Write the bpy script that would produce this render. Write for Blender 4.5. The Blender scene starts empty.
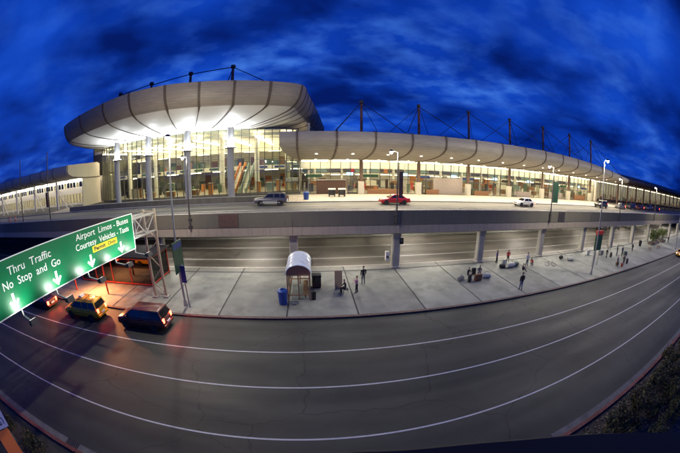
import bpy, bmesh, math, random
import numpy as np
from mathutils import Vector, Matrix
R_ = math.radians
random.seed(7)
scene = bpy.context.scene
col = scene.collection

# ------------------------------------------------------------------ camera, sky, sun, exposure
CAM_H = 11.7
YAW, PITCH, ROLL = R_(5.75), R_(-12.0), R_(0.15)
cam_d = bpy.data.cameras.new('camera')
cam = bpy.data.objects.new('camera', cam_d)
col.objects.link(cam)
scene.camera = cam
cam_d.type = 'PANO'
cam_d.panorama_type = 'FISHEYE_EQUISOLID'      # the photograph was taken with a full-frame fisheye lens
cam_d.sensor_fit = 'HORIZONTAL'
cam_d.sensor_width = 36.0
cam_d.sensor_height = 36.0 * 682 / 1024
cam_d.fisheye_lens = 301.3 / 680 * 36.0
cam_d.fisheye_fov = R_(200)
cam_d.clip_start = 0.05
cam_d.clip_end = 5000
_f = Vector((math.sin(YAW) * math.cos(PITCH), math.cos(YAW) * math.cos(PITCH), math.sin(PITCH)))
_r0 = Vector((math.cos(YAW), -math.sin(YAW), 0))
_u0 = _r0.cross(_f)
_r = math.cos(ROLL) * _r0 + math.sin(ROLL) * _u0
_u = -math.sin(ROLL) * _r0 + math.cos(ROLL) * _u0
_m = Matrix((_r, _u, -_f)).transposed().to_4x4()
_m.translation = (0, 0, CAM_H)
cam.matrix_world = _m

scene.render.engine = 'CYCLES'
scene.cycles.use_denoising = True
scene.cycles.max_bounces = 6
scene.cycles.diffuse_bounces = 3
scene.cycles.transparent_max_bounces = 24
scene.cycles.sample_clamp_indirect = 6.0
scene.cycles.caustics_reflective = False
scene.cycles.caustics_refractive = False
scene.view_settings.view_transform = 'Standard'
scene.view_settings.look = 'None'
scene.view_settings.exposure = 0.0
scene.view_settings.gamma = 1.0

world = bpy.data.worlds.new('World')
scene.world = world
world.use_nodes = True
def build_sky():
    nt = world.node_tree
    for n in list(nt.nodes): nt.nodes.remove(n)
    N, L = nt.nodes.new, nt.links.new
    out = N('ShaderNodeOutputWorld'); bg = N('ShaderNodeBackground')
    tc = N('ShaderNodeTexCoord'); sep = N('ShaderNodeSeparateXYZ')
    L(tc.outputs['Generated'], sep.inputs[0])
    mx = N('ShaderNodeMath'); mx.operation = 'MAXIMUM'; mx.inputs[1].default_value = 0.0
    L(sep.outputs[2], mx.inputs[0])
    ad = N('ShaderNodeMath'); ad.operation = 'ADD'; ad.inputs[1].default_value = 0.24
    L(mx.outputs[0], ad.inputs[0])
    dx = N('ShaderNodeMath'); dx.operation = 'DIVIDE'; L(sep.outputs[0], dx.inputs[0]); L(ad.outputs[0], dx.inputs[1])
    dy = N('ShaderNodeMath'); dy.operation = 'DIVIDE'; L(sep.outputs[1], dy.inputs[0]); L(ad.outputs[0], dy.inputs[1])
    cmb = N('ShaderNodeCombineXYZ'); L(dx.outputs[0], cmb.inputs[0]); L(dy.outputs[0], cmb.inputs[1])
    mp = N('ShaderNodeMapping'); mp.inputs['Location'].default_value = (3.4, 1.7, 0.0)
    mp.inputs['Rotation'].default_value = (0, 0, R_(-28)); mp.inputs['Scale'].default_value = (0.75, 1.0, 1)
    L(cmb.outputs[0], mp.inputs[0])
    n1 = N('ShaderNodeTexNoise'); n1.inputs['Scale'].default_value = 1.9; n1.inputs['Detail'].default_value = 6; n1.inputs['Roughness'].default_value = 0.47; n1.inputs['Distortion'].default_value = 0.15
    n2 = N('ShaderNodeTexNoise'); n2.inputs['Scale'].default_value = 0.5; n2.inputs['Detail'].default_value = 3
    mp3 = N('ShaderNodeMapping'); mp3.inputs['Location'].default_value = (1.1, 4.2, 0); mp3.inputs['Rotation'].default_value = (0, 0, R_(35)); mp3.inputs['Scale'].default_value = (1.0, 1.35, 1)
    L(cmb.outputs[0], mp3.inputs[0])
    n3 = N('ShaderNodeTexNoise'); n3.inputs['Scale'].default_value = 4.6; n3.inputs['Detail'].default_value = 5; n3.inputs['Roughness'].default_value = 0.5
    L(mp.outputs[0], n1.inputs['Vector']); L(mp.outputs[0], n2.inputs['Vector']); L(mp3.outputs[0], n3.inputs['Vector'])
    cr = N('ShaderNodeValToRGB'); L(n1.outputs['Fac'], cr.inputs[0])
    e = cr.color_ramp.elements
    e[0].position = 0.33; e[0].color = (0.0010, 0.011, 0.14, 1)
    e[1].position = 0.72; e[1].color = (0.009, 0.085, 0.66, 1)
    q = e.new(0.47); q.color = (0.0028, 0.036, 0.36, 1)
    q = e.new(0.58); q.color = (0.0045, 0.052, 0.48, 1)
    # small bright wisps gathered in some parts of the sky
    w1 = N('ShaderNodeMapRange'); w1.inputs[1].default_value = .42; w1.inputs[2].default_value = .80; L(n3.outputs['Fac'], w1.inputs[0])
    w2 = N('ShaderNodeMapRange'); w2.inputs[1].default_value = .42; w2.inputs[2].default_value = .62; L(n2.outputs['Fac'], w2.inputs[0])
    w3 = N('ShaderNodeMapRange'); w3.inputs[1].default_value = .40; w3.inputs[2].default_value = .62; L(n1.outputs['Fac'], w3.inputs[0])
    wm = N('ShaderNodeMath'); wm.operation = 'MULTIPLY'; L(w1.outputs[0], wm.inputs[0]); L(w2.outputs[0], wm.inputs[1])
    wn = N('ShaderNodeMath'); wn.operation = 'MULTIPLY'; L(wm.outputs[0], wn.inputs[0]); L(w3.outputs[0], wn.inputs[1])
    wm = wn
    wc = N('ShaderNodeMix'); wc.data_type = 'RGBA'; L(wm.outputs[0], wc.inputs['Factor']); L(cr.outputs[0], wc.inputs['A']); wc.inputs['B'].default_value = (0.075, 0.26, 0.90, 1)
    # the deep dusk sky behind the cloud layer
    sk = N('ShaderNodeTexSky'); sk.sky_type = 'NISHITA'; sk.sun_disc = False
    sk.sun_elevation = R_(-4); sk.sun_rotation = R_(250)
    tint = N('ShaderNodeMix'); tint.data_type = 'RGBA'; tint.blend_type = 'MULTIPLY'; tint.inputs['Factor'].default_value = 1
    L(sk.outputs[0], tint.inputs['A']); tint.inputs['B'].default_value = (0.03, 0.06, 0.12, 1)
    sumc = N('ShaderNodeMix'); sumc.data_type = 'RGBA'; sumc.blend_type = 'ADD'; sumc.inputs['Factor'].default_value = 1
    L(wc.outputs['Result'], sumc.inputs['A']); L(tint.outputs['Result'], sumc.inputs['B'])
    L(sumc.outputs['Result'], bg.inputs[0]); bg.inputs[1].default_value = 0.9
    L(bg.outputs[0], out.inputs[0])
build_sky()

sun_d = bpy.data.lights.new('sun', 'SUN'); sun_d.energy = 0.02; sun_d.angle = R_(15); sun_d.color = (0.6, 0.75, 1.0)
sun = bpy.data.objects.new('sun', sun_d); col.objects.link(sun)
sun.rotation_euler = (R_(60), 0, R_(20))

# ------------------------------------------------------------------ materials
MATS = {}
def mat(name, color, rough=0.7, metal=0.0, noise=0.0, nscale=2.0, nstretch=(1, 1, 1), bump=0.0, bscale=30.0,
        emit=None, estr=0.0, rand=0.0, spec=0.5, coat=0.0, dark=None, darkscale=0.6, darkamt=0.0, world_co=False):
    m = bpy.data.materials.new(name); m.use_nodes = True
    nt = m.node_tree; N, L = nt.nodes.new, nt.links.new
    b = nt.nodes['Principled BSDF']
    b.inputs['Roughness'].default_value = rough; b.inputs['Metallic'].default_value = metal
    b.inputs['Specular IOR Level'].default_value = spec
    b.inputs['Coat Weight'].default_value = coat
    c4 = (*color, 1)
    b.inputs['Base Color'].default_value = c4
    if noise or bump or rand or darkamt:
        tc = N('ShaderNodeTexCoord'); mp = N('ShaderNodeMapping'); mp.inputs['Scale'].default_value = nstretch
        if world_co:
            g = N('ShaderNodeNewGeometry'); L(g.outputs['Position'], mp.inputs[0])
        else:
            L(tc.outputs['Object'], mp.inputs[0])
        src = None
        if noise:
            n = N('ShaderNodeTexNoise'); n.inputs['Scale'].default_value = nscale; n.inputs['Detail'].default_value = 6; n.inputs['Roughness'].default_value = .6
            L(mp.outputs[0], n.inputs['Vector'])
            mr = N('ShaderNodeMapRange'); mr.inputs[1].default_value = .25; mr.inputs[2].default_value = .75
            mr.inputs[3].default_value = 1 - noise; mr.inputs[4].default_value = 1 + noise
            L(n.outputs['Fac'], mr.inputs[0]); src = mr.outputs[0]
            rr = N('ShaderNodeMapRange'); rr.inputs[1].default_value = .25; rr.inputs[2].default_value = .75
            rr.inputs[3].default_value = min(1, rough + .12); rr.inputs[4].default_value = max(.03, rough - .12)
            L(n.outputs['Fac'], rr.inputs[0]); L(rr.outputs[0], b.inputs['Roughness'])
        if rand:
            oi = N('ShaderNodeObjectInfo'); r2 = N('ShaderNodeMapRange'); r2.inputs[3].default_value = 1 - rand; r2.inputs[4].default_value = 1 + rand
            L(oi.outputs['Random'], r2.inputs[0])
            if src:
                mm = N('ShaderNodeMath'); mm.operation = 'MULTIPLY'; L(src, mm.inputs[0]); L(r2.outputs[0], mm.inputs[1]); src = mm.outputs[0]
            else: src = r2.outputs[0]
        colsock = None
        if src:
            mu = N('ShaderNodeVectorMath'); mu.operation = 'SCALE'; mu.inputs[0].default_value = color
            L(src, mu.inputs['Scale']); colsock = mu.outputs[0]
        if darkamt:
            n3 = N('ShaderNodeTexNoise'); n3.inputs['Scale'].default_value = darkscale; n3.inputs['Detail'].default_value = 7; n3.inputs['Roughness'].default_value = .65
            L(mp.outputs[0], n3.inputs['Vector'])
            m3 = N('ShaderNodeMapRange'); m3.inputs[1].default_value = .5; m3.inputs[2].default_value = .68; m3.inputs[3].default_value = 0; m3.inputs[4].default_value = darkamt
            L(n3.outputs['Fac'], m3.inputs[0])
            mix = N('ShaderNodeMix'); mix.data_type = 'RGBA'; L(m3.outputs[0], mix.inputs['Factor'])
            if colsock: L(colsock, mix.inputs['A'])
            else: mix.inputs['A'].default_value = c4
            mix.inputs['B'].default_value = (*(dark or tuple(x * .4 for x in color)), 1)
            colsock = mix.outputs['Result']
        if colsock: L(colsock, b.inputs['Base Color'])
        if bump:
            n2 = N('ShaderNodeTexNoise'); n2.inputs['Scale'].default_value = bscale; n2.inputs['Detail'].default_value = 4
            L(mp.outputs[0], n2.inputs['Vector'])
            bp = N('ShaderNodeBump'); bp.inputs['Strength'].default_value = bump; bp.inputs['Distance'].default_value = .02
            L(n2.outputs['Fac'], bp.inputs['Height']); L(bp.outputs[0], b.inputs['Normal'])
    if emit:
        b.inputs['Emission Color'].default_value = (*emit, 1); b.inputs['Emission Strength'].default_value = estr
    MATS[name] = m
    return m
def glass_mat(name, tint=(0.93, 0.97, 0.95), refl=0.09, rough=0.02, grime=0.0):
    m = bpy.data.materials.new(name); m.use_nodes = True
    nt = m.node_tree; N, L = nt.nodes.new, nt.links.new
    for n in list(nt.nodes): nt.nodes.remove(n)
    o = N('ShaderNodeOutputMaterial'); t = N('ShaderNodeBsdfTransparent'); g = N('ShaderNodeBsdfGlossy'); mx = N('ShaderNodeMixShader')
    t.inputs[0].default_value = (*tint, 1); g.inputs['Roughness'].default_value = rough
    mx.inputs[0].default_value = refl
    L(t.outputs[0], mx.inputs[1]); L(g.outputs[0], mx.inputs[2])
    if grime:
        d = N('ShaderNodeBsdfDiffuse'); d.inputs[0].default_value = (.6, .6, .55, 1); m2 = N('ShaderNodeMixShader'); m2.inputs[0].default_value = grime
        L(mx.outputs[0], m2.inputs[1]); L(d.outputs[0], m2.inputs[2]); L(m2.outputs[0], o.inputs[0])
    else: L(mx.outputs[0], o.inputs[0])
    MATS[name] = m
def brick_mat(name, c1, c2, mortar, scale=4.0):
    m = bpy.data.materials.new(name); m.use_nodes = True
    nt = m.node_tree; N, L = nt.nodes.new, nt.links.new; b = nt.nodes['Principled BSDF']
    tc = N('ShaderNodeTexCoord'); mp = N('ShaderNodeMapping'); mp.inputs['Rotation'].default_value = (R_(90), 0, 0)
    L(tc.outputs['Object'], mp.inputs[0])
    bt = N('ShaderNodeTexBrick'); bt.inputs['Color1'].default_value = (*c1, 1); bt.inputs['Color2'].default_value = (*c2, 1); bt.inputs['Mortar'].default_value = (*mortar, 1)
    bt.inputs['Scale'].default_value = scale; L(mp.outputs[0], bt.inputs['Vector']); L(bt.outputs['Color'], b.inputs['Base Color']); b.inputs['Roughness'].default_value = .85
    MATS[name] = m
def seam_mat(name, color, spacing, rough=.5, axis=2):
    """sheet metal with fine drawn seams running along the building"""
    m = bpy.data.materials.new(name); m.use_nodes = True
    nt = m.node_tree; N, L = nt.nodes.new, nt.links.new; b = nt.nodes['Principled BSDF']; b.inputs['Roughness'].default_value = rough
    tc = N('ShaderNodeTexCoord'); sp = N('ShaderNodeSeparateXYZ'); L(tc.outputs['Object'], sp.inputs[0])
    if axis == 2: s = sp.outputs[2]
    mo = N('ShaderNodeMath'); mo.operation = 'MULTIPLY'; mo.inputs[1].default_value = 1 / spacing; L(s, mo.inputs[0])
    fr = N('ShaderNodeMath'); fr.operation = 'FRACT'; L(mo.outputs[0], fr.inputs[0])
    ls = N('ShaderNodeMath'); ls.operation = 'LESS_THAN'; ls.inputs[1].default_value = .16; L(fr.outputs[0], ls.inputs[0])
    n = N('ShaderNodeTexNoise'); n.inputs['Scale'].default_value = 1.2; n.inputs['Detail'].default_value = 5
    mp = N('ShaderNodeMapping'); mp.inputs['Scale'].default_value = (.5, .5, 2.5); L(tc.outputs['Object'], mp.inputs[0]); L(mp.outputs[0], n.inputs['Vector'])
    mr = N('ShaderNodeMapRange'); mr.inputs[1].default_value = .3; mr.inputs[2].default_value = .7; mr.inputs[3].default_value = .88; mr.inputs[4].default_value = 1.1
    L(n.outputs['Fac'], mr.inputs[0])
    oi = N('ShaderNodeObjectInfo'); r2 = N('ShaderNodeMapRange'); r2.inputs[3].default_value = .93; r2.inputs[4].default_value = 1.07; L(oi.outputs['Random'], r2.inputs[0])
    k = N('ShaderNodeMath'); k.operation = 'MULTIPLY_ADD'; L(ls.outputs[0], k.inputs[0]); k.inputs[1].default_value = -.16; k.inputs[2].default_value = 1
    p = N('ShaderNodeMath'); p.operation = 'MULTIPLY'; L(k.outputs[0], p.inputs[0]); L(mr.outputs[0], p.inputs[1])
    p2 = N('ShaderNodeMath'); p2.operation = 'MULTIPLY'; L(p.outputs[0], p2.inputs[0]); L(r2.outputs[0], p2.inputs[1])
    mu = N('ShaderNodeVectorMath'); mu.operation = 'SCALE'; mu.inputs[0].default_value = color; L(p2.outputs[0], mu.inputs['Scale'])
    L(mu.outputs[0], b.inputs['Base Color'])
    MATS[name] = m

def road_mat(name, color, lane0, lanew, crack=.5, rough=.7):
    m = bpy.data.materials.new(name); m.use_nodes = True
    nt = m.node_tree; N, L = nt.nodes.new, nt.links.new; b = nt.nodes['Principled BSDF']
    g = N('ShaderNodeNewGeometry'); sp = N('ShaderNodeSeparateXYZ'); L(g.outputs['Position'], sp.inputs[0])
    def noise(sc, stretch, det=6, ro=.6):
        mp = N('ShaderNodeMapping'); mp.inputs['Scale'].default_value = stretch; L(g.outputs['Position'], mp.inputs[0])
        n = N('ShaderNodeTexNoise'); n.inputs['Scale'].default_value = sc; n.inputs['Detail'].default_value = det; n.inputs['Roughness'].default_value = ro; L(mp.outputs[0], n.inputs['Vector']); return n.outputs['Fac']
    def rng(x, a, bb, c, d):
        r = N('ShaderNodeMapRange'); r.inputs[1].default_value = a; r.inputs[2].default_value = bb; r.inputs[3].default_value = c; r.inputs[4].default_value = d; L(x, r.inputs[0]); return r.outputs[0]
    def mul(x, y):
        k = N('ShaderNodeMath'); k.operation = 'MULTIPLY'; L(x, k.inputs[0]); L(y, k.inputs[1]); return k.outputs[0]
    # wheel tracks: two polished bands per lane
    ph = N('ShaderNodeMath'); ph.operation = 'MULTIPLY_ADD'; L(sp.outputs[1], ph.inputs[0]); ph.inputs[1].default_value = 4 * math.pi / lanew; ph.inputs[2].default_value = -4 * math.pi * lane0 / lanew + math.pi
    cs = N('ShaderNodeMath'); cs.operation = 'COSINE'; L(ph.outputs[0], cs.inputs[0])
    track = rng(cs.outputs[0], -1, 1, 1.16, .86)
    v = mul(track, rng(noise(.35, (.1, 1, 1)), .3, .7, .72, 1.3))
    v = mul(v, rng(noise(.16, (1, 1, 1), 8, .62), .38, .6, .68, 1.12))
    v = mul(v, rng(noise(26, (1, 1, 1), 2), .3, .7, .82, 1.18))
    vo = N('ShaderNodeTexVoronoi'); vo.feature = 'DISTANCE_TO_EDGE'; vo.inputs['Scale'].default_value = .16
    mp = N('ShaderNodeMapping'); mp.inputs['Scale'].default_value = (.7, 1, 1); L(g.outputs['Position'], mp.inputs[0])
    wv = N('ShaderNodeTexNoise'); wv.inputs['Scale'].default_value = .7; wv.inputs['Detail'].default_value = 5; L(g.outputs['Position'], wv.inputs['Vector'])
    ad = N('ShaderNodeMix'); ad.data_type = 'RGBA'; ad.blend_type = 'ADD'; ad.inputs['Factor'].default_value = 2.2; L(mp.outputs[0], ad.inputs['A']); L(wv.outputs['Color'], ad.inputs['B'])
    L(ad.outputs['Result'], vo.inputs['Vector'])
    ck = rng(vo.outputs['Distance'], .002, .008, 1 - crack, 1.0); v = mul(v, ck)
    mu = N('ShaderNodeVectorMath'); mu.operation = 'SCALE'; mu.inputs[0].default_value = color; L(v, mu.inputs['Scale']); L(mu.outputs[0], b.inputs['Base Color'])
    L(rng(noise(.3, (.15, 1, 1)), .3, .7, rough + .1, rough - .16), b.inputs['Roughness'])
    bp = N('ShaderNodeBump'); bp.inputs['Strength'].default_value = .3; bp.inputs['Distance'].default_value = .015; L(noise(18, (1, 1, 1), 3), bp.inputs['Height']); L(bp.outputs[0], b.inputs['Normal'])
    MATS[name] = m
road_mat('asphalt', (.031, .034, .029), 8.72, 3.75)
road_mat('asphalt_lower_lit', (.082, .074, .066), 35.9, 5.3, .45, .6)  # lighter than the near road: lower level lighting painted into the base
mat('asphalt_patch', (.02, .021, .023), .8, noise=.25, nscale=1.2, bump=.3)
mat('asphalt_lower_plain', (0.13, 0.122, 0.115), .6, noise=.22, nscale=.5, nstretch=(.08, 1, 1), bump=.25, bscale=14, darkamt=.4, darkscale=.25, dark=(.06, .058, .056), world_co=True)
mat('asphalt_upper', (0.13, 0.126, 0.11), .7, noise=.15, nscale=.5, nstretch=(.1, 1, 1), bump=.2, bscale=14, world_co=True)
mat('slab', (0.205, 0.215, 0.195), .7, noise=.14, nscale=.7, bump=.25, bscale=10, rand=.14, darkamt=.7, darkscale=.3, dark=(.085, .09, .083), world_co=True)
mat('slab_band', (0.18, 0.18, 0.168), .75, noise=.16, nscale=.8, bump=.25, rand=.08, darkamt=.6, darkscale=.4, dark=(.11, .11, .105), world_co=True)
mat('joint', (0.06, 0.06, 0.058), .9)
mat('pavement_upper', (0.36, 0.32, 0.27), .7, noise=.1, nscale=.7, rand=.05, world_co=True)
mat('kerb', (0.30, 0.29, 0.27), .8, noise=.2, nscale=2, rand=.12)
mat('concrete_gutter', (0.13, 0.135, 0.13), .85, noise=.25, nscale=1.5, darkamt=.5, darkscale=1.2)
mat('kerb_red', (0.20, 0.055, 0.04), .75, noise=.35, nscale=3, rand=.15, darkamt=.6, darkscale=2.5, dark=(.10, .085, .08))
mat('kerb_red_far', (0.13, 0.075, 0.06), .75, noise=.35, nscale=3, rand=.15)
mat('paint', (0.52, 0.53, 0.54), .6, noise=.22, nscale=1.6, darkamt=.75, darkscale=1.6, dark=(.30, .30, .31), world_co=True)
mat('ground', (0.05, 0.05, 0.05), .9, noise=.3, nscale=.3)
mat('soil', (0.045, 0.038, 0.03), .95, noise=.5, nscale=1.2, bump=.6, bscale=4)
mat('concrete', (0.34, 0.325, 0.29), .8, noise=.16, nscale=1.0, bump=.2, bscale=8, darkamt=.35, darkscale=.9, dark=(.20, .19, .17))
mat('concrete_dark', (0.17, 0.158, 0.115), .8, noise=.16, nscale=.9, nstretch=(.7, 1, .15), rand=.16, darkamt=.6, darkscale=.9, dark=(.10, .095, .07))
mat('girder_lit', (0.47, 0.40, 0.30), .8, noise=.2, nscale=1.2, nstretch=(1.2, 1, .12), rand=.12, darkamt=.5, darkscale=1.2, dark=(.17, .15, .12))  # pale warm base paints in bounce from the ground; streaks are stains
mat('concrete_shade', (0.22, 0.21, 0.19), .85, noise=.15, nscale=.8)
seam_mat('fascia', (0.30, 0.28, 0.245), .34)
seam_mat('fascia_round', (0.30, 0.265, 0.225), .38)
seam_mat('fascia_wing_lit', (0.46, 0.42, 0.36), .34)  # same sheet as the fascia, paler to paint in light on the wing
mat('soffit', (0.66, 0.66, 0.64), .55, noise=.05, nscale=.6, rand=.03)
mat('rib', (0.10, 0.078, 0.062), .6, noise=.15, nscale=3)
mat('roof_dark', (0.07, 0.06, 0.058), .8, noise=.2, nscale=.6)
mat('mullion', (0.30, 0.30, 0.29), .45, metal=.4)
mat('mullion_dark', (0.09, 0.088, 0.08), .5, metal=.2)
mat('column_grey', (0.36, 0.37, 0.39), .7, noise=.1, nscale=1)
mat('steel_red', (0.13, 0.05, 0.04), .55, noise=.2, nscale=4)
mat('steel_brown', (0.14, 0.085, 0.06), .6, noise=.2, nscale=4)
mat('cable', (0.03, 0.03, 0.035), .5)
mat('galv', (0.42, 0.42, 0.40), .45, metal=.55, noise=.12, nscale=6)
mat('galv_warm', (0.40, 0.34, 0.25), .5, metal=.3, noise=.12, nscale=6)
mat('pole_dark', (0.07, 0.065, 0.065), .55, metal=.3, noise=.15, nscale=6)
mat('black', (0.012, 0.012, 0.013), .5)
mat('black_matt', (0.01, 0.01, 0.012), .9)
mat('rubber', (0.018, 0.018, 0.018), .85)
mat('white_wall', (0.72, 0.70, 0.64), .7, noise=.05, nscale=.7)
mat('cream_wall', (0.62, 0.585, 0.51), .75, noise=.08, nscale=.6)
mat('cream_panel', (0.60, 0.57, 0.46), .7, noise=.08, nscale=.5)
mat('ceiling', (0.72, 0.70, 0.65), .8)
mat('floor_in', (0.26, 0.23, 0.19), .35, noise=.15, nscale=.8)
mat('wood', (0.24, 0.115, 0.05), .55, noise=.25, nscale=2, nstretch=(1, 1, 4))
mat('orange_panel', (0.55, 0.20, 0.05), .6)
mat('green_in', (0.12, 0.2, 0.13), .6, noise=.4, nscale=5)
mat('teal_in', (0.2, 0.3, 0.28), .4)
mat('screen', (0.02, 0.03, 0.05), .3, emit=(.55, .75, 1.0), estr=2.5)
mat('warm_tube', (1, .95, .85), .5, emit=(1.0, .82, .56), estr=34)
mat('warm_soft', (1, .95, .85), .5, emit=(1.0, .84, .58), estr=4.0)
mat('rot_tube', (1, .95, .85), .5, emit=(1.0, .82, .57), estr=25)
mat('white_tube', (1, 1, 1), .5, emit=(1.0, .96, .88), estr=20)
mat('under_tube', (1, 1, 1), .5, emit=(1.0, .92, .78), estr=560)
mat('wing_tube', (1, 1, 1), .5, emit=(1.0, .91, .74), estr=17)
mat('far_tube', (1, 1, 1), .5, emit=(1.0, .84, .58), estr=11)
mat('lamp_lens', (1, 1, 1), .4, emit=(1.0, .94, .82), estr=60)
mat('down_lens', (1, 1, 1), .4, emit=(1.0, .90, .70), estr=32)
mat('flood_lens', (1, 1, 1), .4, emit=(1.0, 1.0, .92), estr=14)
mat('orange_glow', (1, .6, .3), .4, emit=(1.0, .33, .10), estr=30)  # glow colour for the added strip at the waiting room
mat('sign_green', (0.0, 0.15, 0.055), .38, noise=.06, nscale=.6)
mat('sign_white', (0.82, 0.84, 0.80), .4)
mat('sign_yellow', (0.75, 0.58, 0.02), .4)
mat('sign_lilac', (0.55, 0.56, 0.68), .5)
mat('sign_navy', (0.015, 0.015, 0.06), .5)
mat('sign_blue', (0.03, 0.06, 0.22), .5)
mat('sign_dkgreen', (0.02, 0.075, 0.04), .5, noise=.2, nscale=3)
mat('red_frame', (0.40, 0.035, 0.02), .45, noise=.15, nscale=4)
mat('red_sign', (0.5, 0.04, 0.03), .5)
mat('orange_barrel', (0.8, 0.19, 0.03), .5)
mat('shelter_frame', (0.42, 0.22, 0.10), .5, noise=.12, nscale=4)
mat('shelter_roof', (0.60, 0.68, 0.80), .3, noise=.06, nscale=2)
mat('bin_blue', (0.02, 0.07, 0.28), .45, noise=.1, nscale=4)
mat('bin_brown', (0.06, 0.03, 0.02), .6, noise=.2, nscale=4)
mat('planter', (0.30, 0.22, 0.16), .8, noise=.2, nscale=2)
brick_mat('brick', (.085, .036, .022), (.06, .027, .018), (.11, .085, .065), 2.2)
mat('stone_panel', (.34, .29, .25), .8, noise=.35, nscale=6)
glass_mat('glass', (.92, .95, .90), .07)
glass_mat('glass_rot', (.90, .94, .86), .08)
glass_mat('glass_shelter', (.75, .82, .85), .10)
glass_mat('glass_booth', (.16, .13, .11), .10)
mat('car_glass', (0.012, 0.014, 0.016), .06, spec=.8)
mat('chrome', (0.6, 0.6, 0.6), .2, metal=1)
mat('alloy', (0.5, 0.5, 0.5), .35, metal=.8)
mat('head_lens', (.8, .8, .8), .15)
mat('head_on', (1, 1, .9), .2, emit=(1, .93, .78), estr=25)
mat('tail_lens', (.35, .01, .01), .2)
mat('tail_on', (.5, .02, .01), .2, emit=(1, .05, .02), estr=30)
mat('taxi_yellow', (0.80, 0.40, 0.015), .35, coat=.6)
mat('car_silver', (0.12, 0.118, 0.135), .3, metal=.5, coat=.6)
mat('car_red', (0.42, 0.012, 0.018), .3, coat=.7)
mat('car_maroon', (0.12, 0.026, 0.018), .35, coat=.6)
mat('car_white', (0.74, 0.73, 0.70), .35, coat=.5)
mat('car_dark', (0.02, 0.02, 0.024), .3, coat=.7)
mat('car_grey', (0.14, 0.14, 0.15), .35, coat=.6)
mat('skin', (0.50, 0.31, 0.23), .6)
for nm, c in dict(hair_dark=(.02, .015, .012), hair_brown=(.07, .04, .02), cloth_black=(.016, .016, .019), cloth_navy=(.03, .035, .075), cloth_denim=(.10, .13, .21),
                  cloth_grey=(.13, .13, .135), cloth_pink=(.55, .27, .32), cloth_red=(.42, .03, .03), cloth_purple=(.11, .07, .22), cloth_white=(.6, .6, .58),
                  cloth_olive=(.10, .11, .05), cloth_tan=(.42, .30, .17), cloth_brown=(.12, .06, .035), shoe=(.02, .018, .017), shoe_white=(.5, .5, .5), lug_grey=(.18, .19, .19), lug_green=(.10, .13, .11),
                  lug_black=(.018, .018, .02), lug_brown=(.16, .07, .035), lug_red=(.3, .03, .02), lug_pale=(.42, .43, .40), lug_blue=(.04, .07, .30)).items():
    mat(nm, c, .85, noise=.12, nscale=9)
mat('leaf_light', (.10, .16, .03), .6, rand=.1, noise=.4, nscale=3)
mat('leaf_dark', (.03, .045, .015), .65, noise=.5, nscale=2.5)
mat('leaf_yellow', (.085, .065, .02), .65, noise=.5, nscale=3)
mat('bark', (.09, .06, .04), .9, noise=.3, nscale=6)
mat('gravel', (.19, .14, .11), .9, noise=.5, nscale=6)
mat('cardboard', (.38, .27, .15), .8)

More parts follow.
